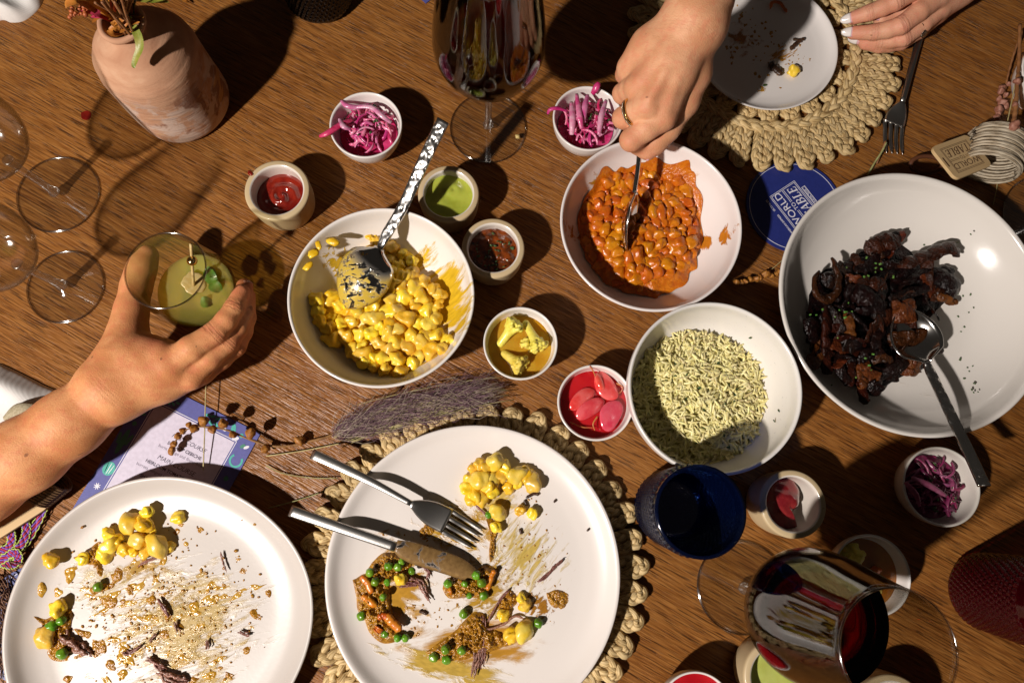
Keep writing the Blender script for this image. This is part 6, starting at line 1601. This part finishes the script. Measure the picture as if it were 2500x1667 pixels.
# hand with the drink
W_ = J(280, 946, .058, .0232)
fing = [[J(408, 893, .066, 0.01228), J(468, 850, .069, 0.01042), J(526, 812, .067, 0.00930), J(552, 782, .066, 0.00856), J(572, 752, .064, 0.00800), J(590, 714, .060, 0.00707)],
        [J(462, 915, .054, 0.01209), J(510, 872, .056, 0.01023), J(556, 833, .054, 0.00930), J(580, 798, .052, 0.00856), J(594, 762, .050, 0.00800), J(597, 700, .049, 0.00707)],
        [J(490, 906, .042, 0.01116), J(535, 876, .042, 0.00967), J(574, 845, .041, 0.00884), J(592, 810, .039, 0.00809), J(602, 775, .038, 0.00763), J(604, 722, .039, 0.00670)],
        [J(500, 892, .030, 0.01004), J(540, 870, .029, 0.00874), J(572, 850, .028, 0.00818), J(590, 818, .027, 0.00744), J(598, 790, .026, 0.00698), J(602, 750, .027, 0.00614)]]
thumb = [J(296, 872, .060, .0190), J(314, 800, .056, .0128), J(322, 752, .054, .0112), J(333, 698, .052, .0104), J(346, 655, .051, .0098), J(362, 622, .050, .0084)]
arm = [J(-190, 1262, .056, .0330), J(-60, 1186, .057, .0310), J(60, 1112, .058, .0285), J(170, 1033, .059, .0255), W_]
body = [(arm, .010)] + [([W_, (W_[0].lerp(f[0][0], .55), .0160), f[0]], .010) for f in fing] + [([W_, J(345, 885, .060, .0185), J(400, 880, .062, .0145)], .012), ([J(310, 850, .057, .0150), J(360, 860, .060, .0105), J(402, 868, .064, .0105)], .011)]
bl = [(f[5][0], .008, .8) for f in fing] + [(f[2][0], .007, .45) for f in fing] + [(thumb[5][0], .010, .7), (at(385, 838, .066), .010, 1.0), (at(375, 800, .058), .010, .6), (fing[1][0][0], .009, .35)]
cre = [(f[2][0] + V3((0, 0, .004)), f[3][0] - f[1][0], .0125, 1.0) for f in fing[:3]] + [(f[4][0], f[5][0] - f[3][0], .0105, .7) for f in fing[:3]] + [(at(268, 962, .080), W_[0] - arm[3][0], .020, .25), (fing[1][0][0], fing[1][1][0] - W_[0], .012, .45)]
p1 = thing('person', 'bare tanned forearm and hand gripping the glass with the pale green drink', 'person', at(0, 1150, 0))
new('body', hand_mesh('body', [(f, .0026) for f in fing] + [(thumb, .010)], body, .0009, bl, cre), SK1, p1)
f = fing[0]; nail(p1, f[5][0] + V3((.0040, .0010, .0050)), f[4][0] + V3((.0040, .0010, .0050)), 0, .0085, .0052, M['nail'], None, V3((.62, .15, .77)))
f = fing[1]; nail(p1, f[5][0] + V3((.0055, .0020, .0035)), f[4][0] + V3((.0055, .0020, .0035)), 0, .0085, .0050, M['nail'], None, V3((.80, .2, .55)))

# fist with the ring, stirring the beans
MCP = [J(1616, 286, .118, 0.01178), J(1579, 259, .125, 0.01104), J(1555, 214, .123, 0.01049), J(1543, 168, .115, 0.00994)]
PIP = [J(1541, 342, .107, 0.00938), J(1522, 288, .106, 0.00902), J(1521, 229, .104, 0.00865), J(1526, 182, .098, 0.00810)]
DIP = [J(1556, 352, .090, 0.00828), J(1541, 301, .088, 0.00810), J(1541, 241, .086, 0.00773), J(1546, 193, .082, 0.00718)]
TIP = [J(1590, 338, .087, 0.00736), J(1580, 292, .088, 0.00736), J(1576, 240, .088, 0.00699), J(1574, 200, .086, 0.00644)]
W2 = J(1692, 62, .146, .0225)
fing2 = [[MCP[i], (MCP[i][0].lerp(PIP[i][0], .5) + V3((0, 0, .001)), (MCP[i][1] + PIP[i][1]) * .485), PIP[i], DIP[i], TIP[i]] for i in range(4)]
arm2 = [J(1738, -190, .165, .0275), J(1722, -80, .158, .0255), J(1710, 0, .152, .0240), W2]
thumb2 = [J(1690, 110, .134, .0165), J(1690, 178, .122, .0150), J(1668, 246, .110, .0128), J(1628, 312, .098, .0108), J(1600, 346, .091, .0096), J(1581, 368, .087, .0082)]
body2 = [(arm2, .010)] + [([W2, (W2[0].lerp(m_[0], .5) + V3((0, 0, .002)), .0145), m_], .009) for m_ in MCP] + [([J(1650, 80, .138, .0165), J(1588, 118, .128, .0140), MCP[3]], .012), ([J(1660, 150, .124, .016), J(1600, 210, .112, .016)], .014)]
tend = [([(W2[0].lerp(m_[0], .35) + V3((0, 0, .0170 - .002 * i)), .0026), (W2[0].lerp(m_[0], .7) + V3((0, 0, .0148 - .001 * i)), .0027), (m_[0] + V3((0, 0, .0104)), .0036)], .0050) for i, m_ in enumerate(MCP)]
bl2 = [(m_[0] + V3((0, 0, .01)), .007, .35) for m_ in MCP] + [(q[0], .008, .55) for q in PIP] + [(thumb2[5][0], .007, .8)]
p2 = thing('person', 'bare hand in a fist with a gold ring, stirring the bean stew with a spoon', 'person', at(1712, 0, 0))
new('body', hand_mesh('body', [(f, .0022) for f in fing2] + [(thumb2, .006)], body2 + tend, .0009, bl2, [(at(1668, 55, .168), W2[0] - arm2[2][0], .03, .2)]), SK2, p2)
nail(p2, thumb2[5][0] + V3((.0060, -.0035, .0020)), thumb2[4][0] + V3((.0075, -.002, .0020)), 0, .0090, .0046, M['nail_pink'], M['nail_pink'], V3((.85, .1, .45)))
def ring_on(parent, a, b, f, R, tw, name='ring'):
    c = V3(a).lerp(V3(b), f); ax = (V3(b) - V3(a)).normalized(); s_ = ax.orthogonal().normalized(); q = ax.cross(s_)
    circ = lambda rad, o, n=60: [c + ax * o + (s_ * math.cos(2 * PI * i / n) + q * math.sin(2 * PI * i / n)) * rad for i in range(n + 1)]
    rg = new(name, tube(circ(R, -.0010), .0011, 8), M['gold'], parent)
    mb = MB()
    for i in range(46):
        p = c + ax * .0011 + (s_ * math.cos(2 * PI * i / 46) + q * math.sin(2 * PI * i / 46)) * (R + .0001); mb.add([tuple(p + V3(v_) * .00095) for v_ in _ICO[1][0]], _ICO[1][1])
    new('beaded_band', mb, tw, rg)
ring_on(p2, MCP[1][0], PIP[1][0], .60, .0116, mat('silver', (.80, .74, .62), .15, metal=1.0))

# manicured hand resting by the side plate
fing3 = [[J(2270, -48, .060, .0108), J(2228, -22, .060, .0096), J(2186, 4, .056, .0090), J(2155, 19, .050, .0082), J(2124, 31, .044, .0077), J(2083, 44, .036, .0064)],
         [J(2286, -6, .052, .0108), J(2242, 30, .051, .0094), J(2201, 62, .046, .0088), J(2168, 73, .040, .0080), J(2136, 79, .035, .0075), J(2084, 81, .028, .0064)],
         [J(2292, 22, .040, .0104), J(2250, 60, .038, .0092), J(2206, 92, .034, .0086), J(2176, 98, .029, .0078), J(2148, 100, .025, .0073), J(2100, 95, .020, .0062)],
         [J(2288, 34, .030, .0096), J(2245, 74, .027, .0084), J(2200, 103, .0235, .0078), J(2172, 110, .021, .0070), J(2148, 113, .0195, .0066), J(2112, 108, .0185, .0056)]]
thumb3 = [J(2300, -30, .040, .0140), J(2240, 5, .036, .0104), J(2200, 30, .033, .0092), J(2152, 46, .030, .0076)]
W3 = J(2420, -130, .055, .0240)
body3 = [([J(2520, -210, .06, .026), W3], .01)] + [([W3, (W3[0].lerp(f[0][0], .6), .0160), f[0]], .010) for f in fing3]
bl3 = [(f[5][0], .007, .8) for f in fing3] + [(f[2][0], .007, .5) for f in fing3]
cre3 = [(f[2][0] + V3((0, 0, .003)), f[3][0] - f[1][0], .0115, .9) for f in fing3[:3]] + [(f[4][0], f[5][0] - f[3][0], .0095, .5) for f in fing3[:3]]
p3 = thing('person', 'hand with long pale manicured nails and a ring resting beside the side plate', 'person', at(2270, 0, 0))
new('body', hand_mesh('body', [(f, .0022) for f in fing3] + [(thumb3, .006)], body3, .0008, bl3, cre3), SK3, p3)
for i, (f, up_) in enumerate(zip(fing3[:3], (V3((-.25, -.35, .9)), V3((-.25, -.30, .9)), V3((-.1, -.75, .6))))):
    d = (f[5][0] - f[4][0]).normalized(); n_ = (up_ - d * up_.dot(d)).normalized()
    nail(p3, f[5][0] + n_ * .0062 + d * .0010, f[4][0] + n_ * .0062 + d * .0010, 0, .0105, .0050, M['nail_pink'], M['nail_white'], n_)
d = (thumb3[3][0] - thumb3[2][0]).normalized(); nail(p3, thumb3[3][0] + V3((0, 0, .0070)), thumb3[2][0] + V3((0, 0, .0070)), 0, .0100, .0050, M['nail_pink'], M['nail_pink'], V3((-.1, -.3, .9)))
c = at(2222, 72, .046); f = fing3[2]; ax = (f[2][0] - f[0][0]).normalized(); s_ = ax.orthogonal().normalized(); q = ax.cross(s_); cc3 = f[0][0].lerp(f[2][0], .66)
rg = new('ring', tube([cc3 + (s_ * math.cos(2 * PI * i / 40) + q * math.sin(2 * PI * i / 40)) * .0098 for i in range(41)], .0007, 8), M['gold'], p3)
st = cc3 + V3((.0065, -.0075, .0025)); new('stone_disc', lathe([(0, -.0008), (.0042, -.0008), (.0048, 0), (.0042, .0009), (.0036, .0012), (0, .0014)], 32, lambda a, z, j: .0002 * math.sin(8 * a)), mat('cut_crystal', (.80, .78, .74), .08, (.35, .33, .30), 700, metal=1.0, bump=.8, bs=900), rg, st, (.9, .5, .3))
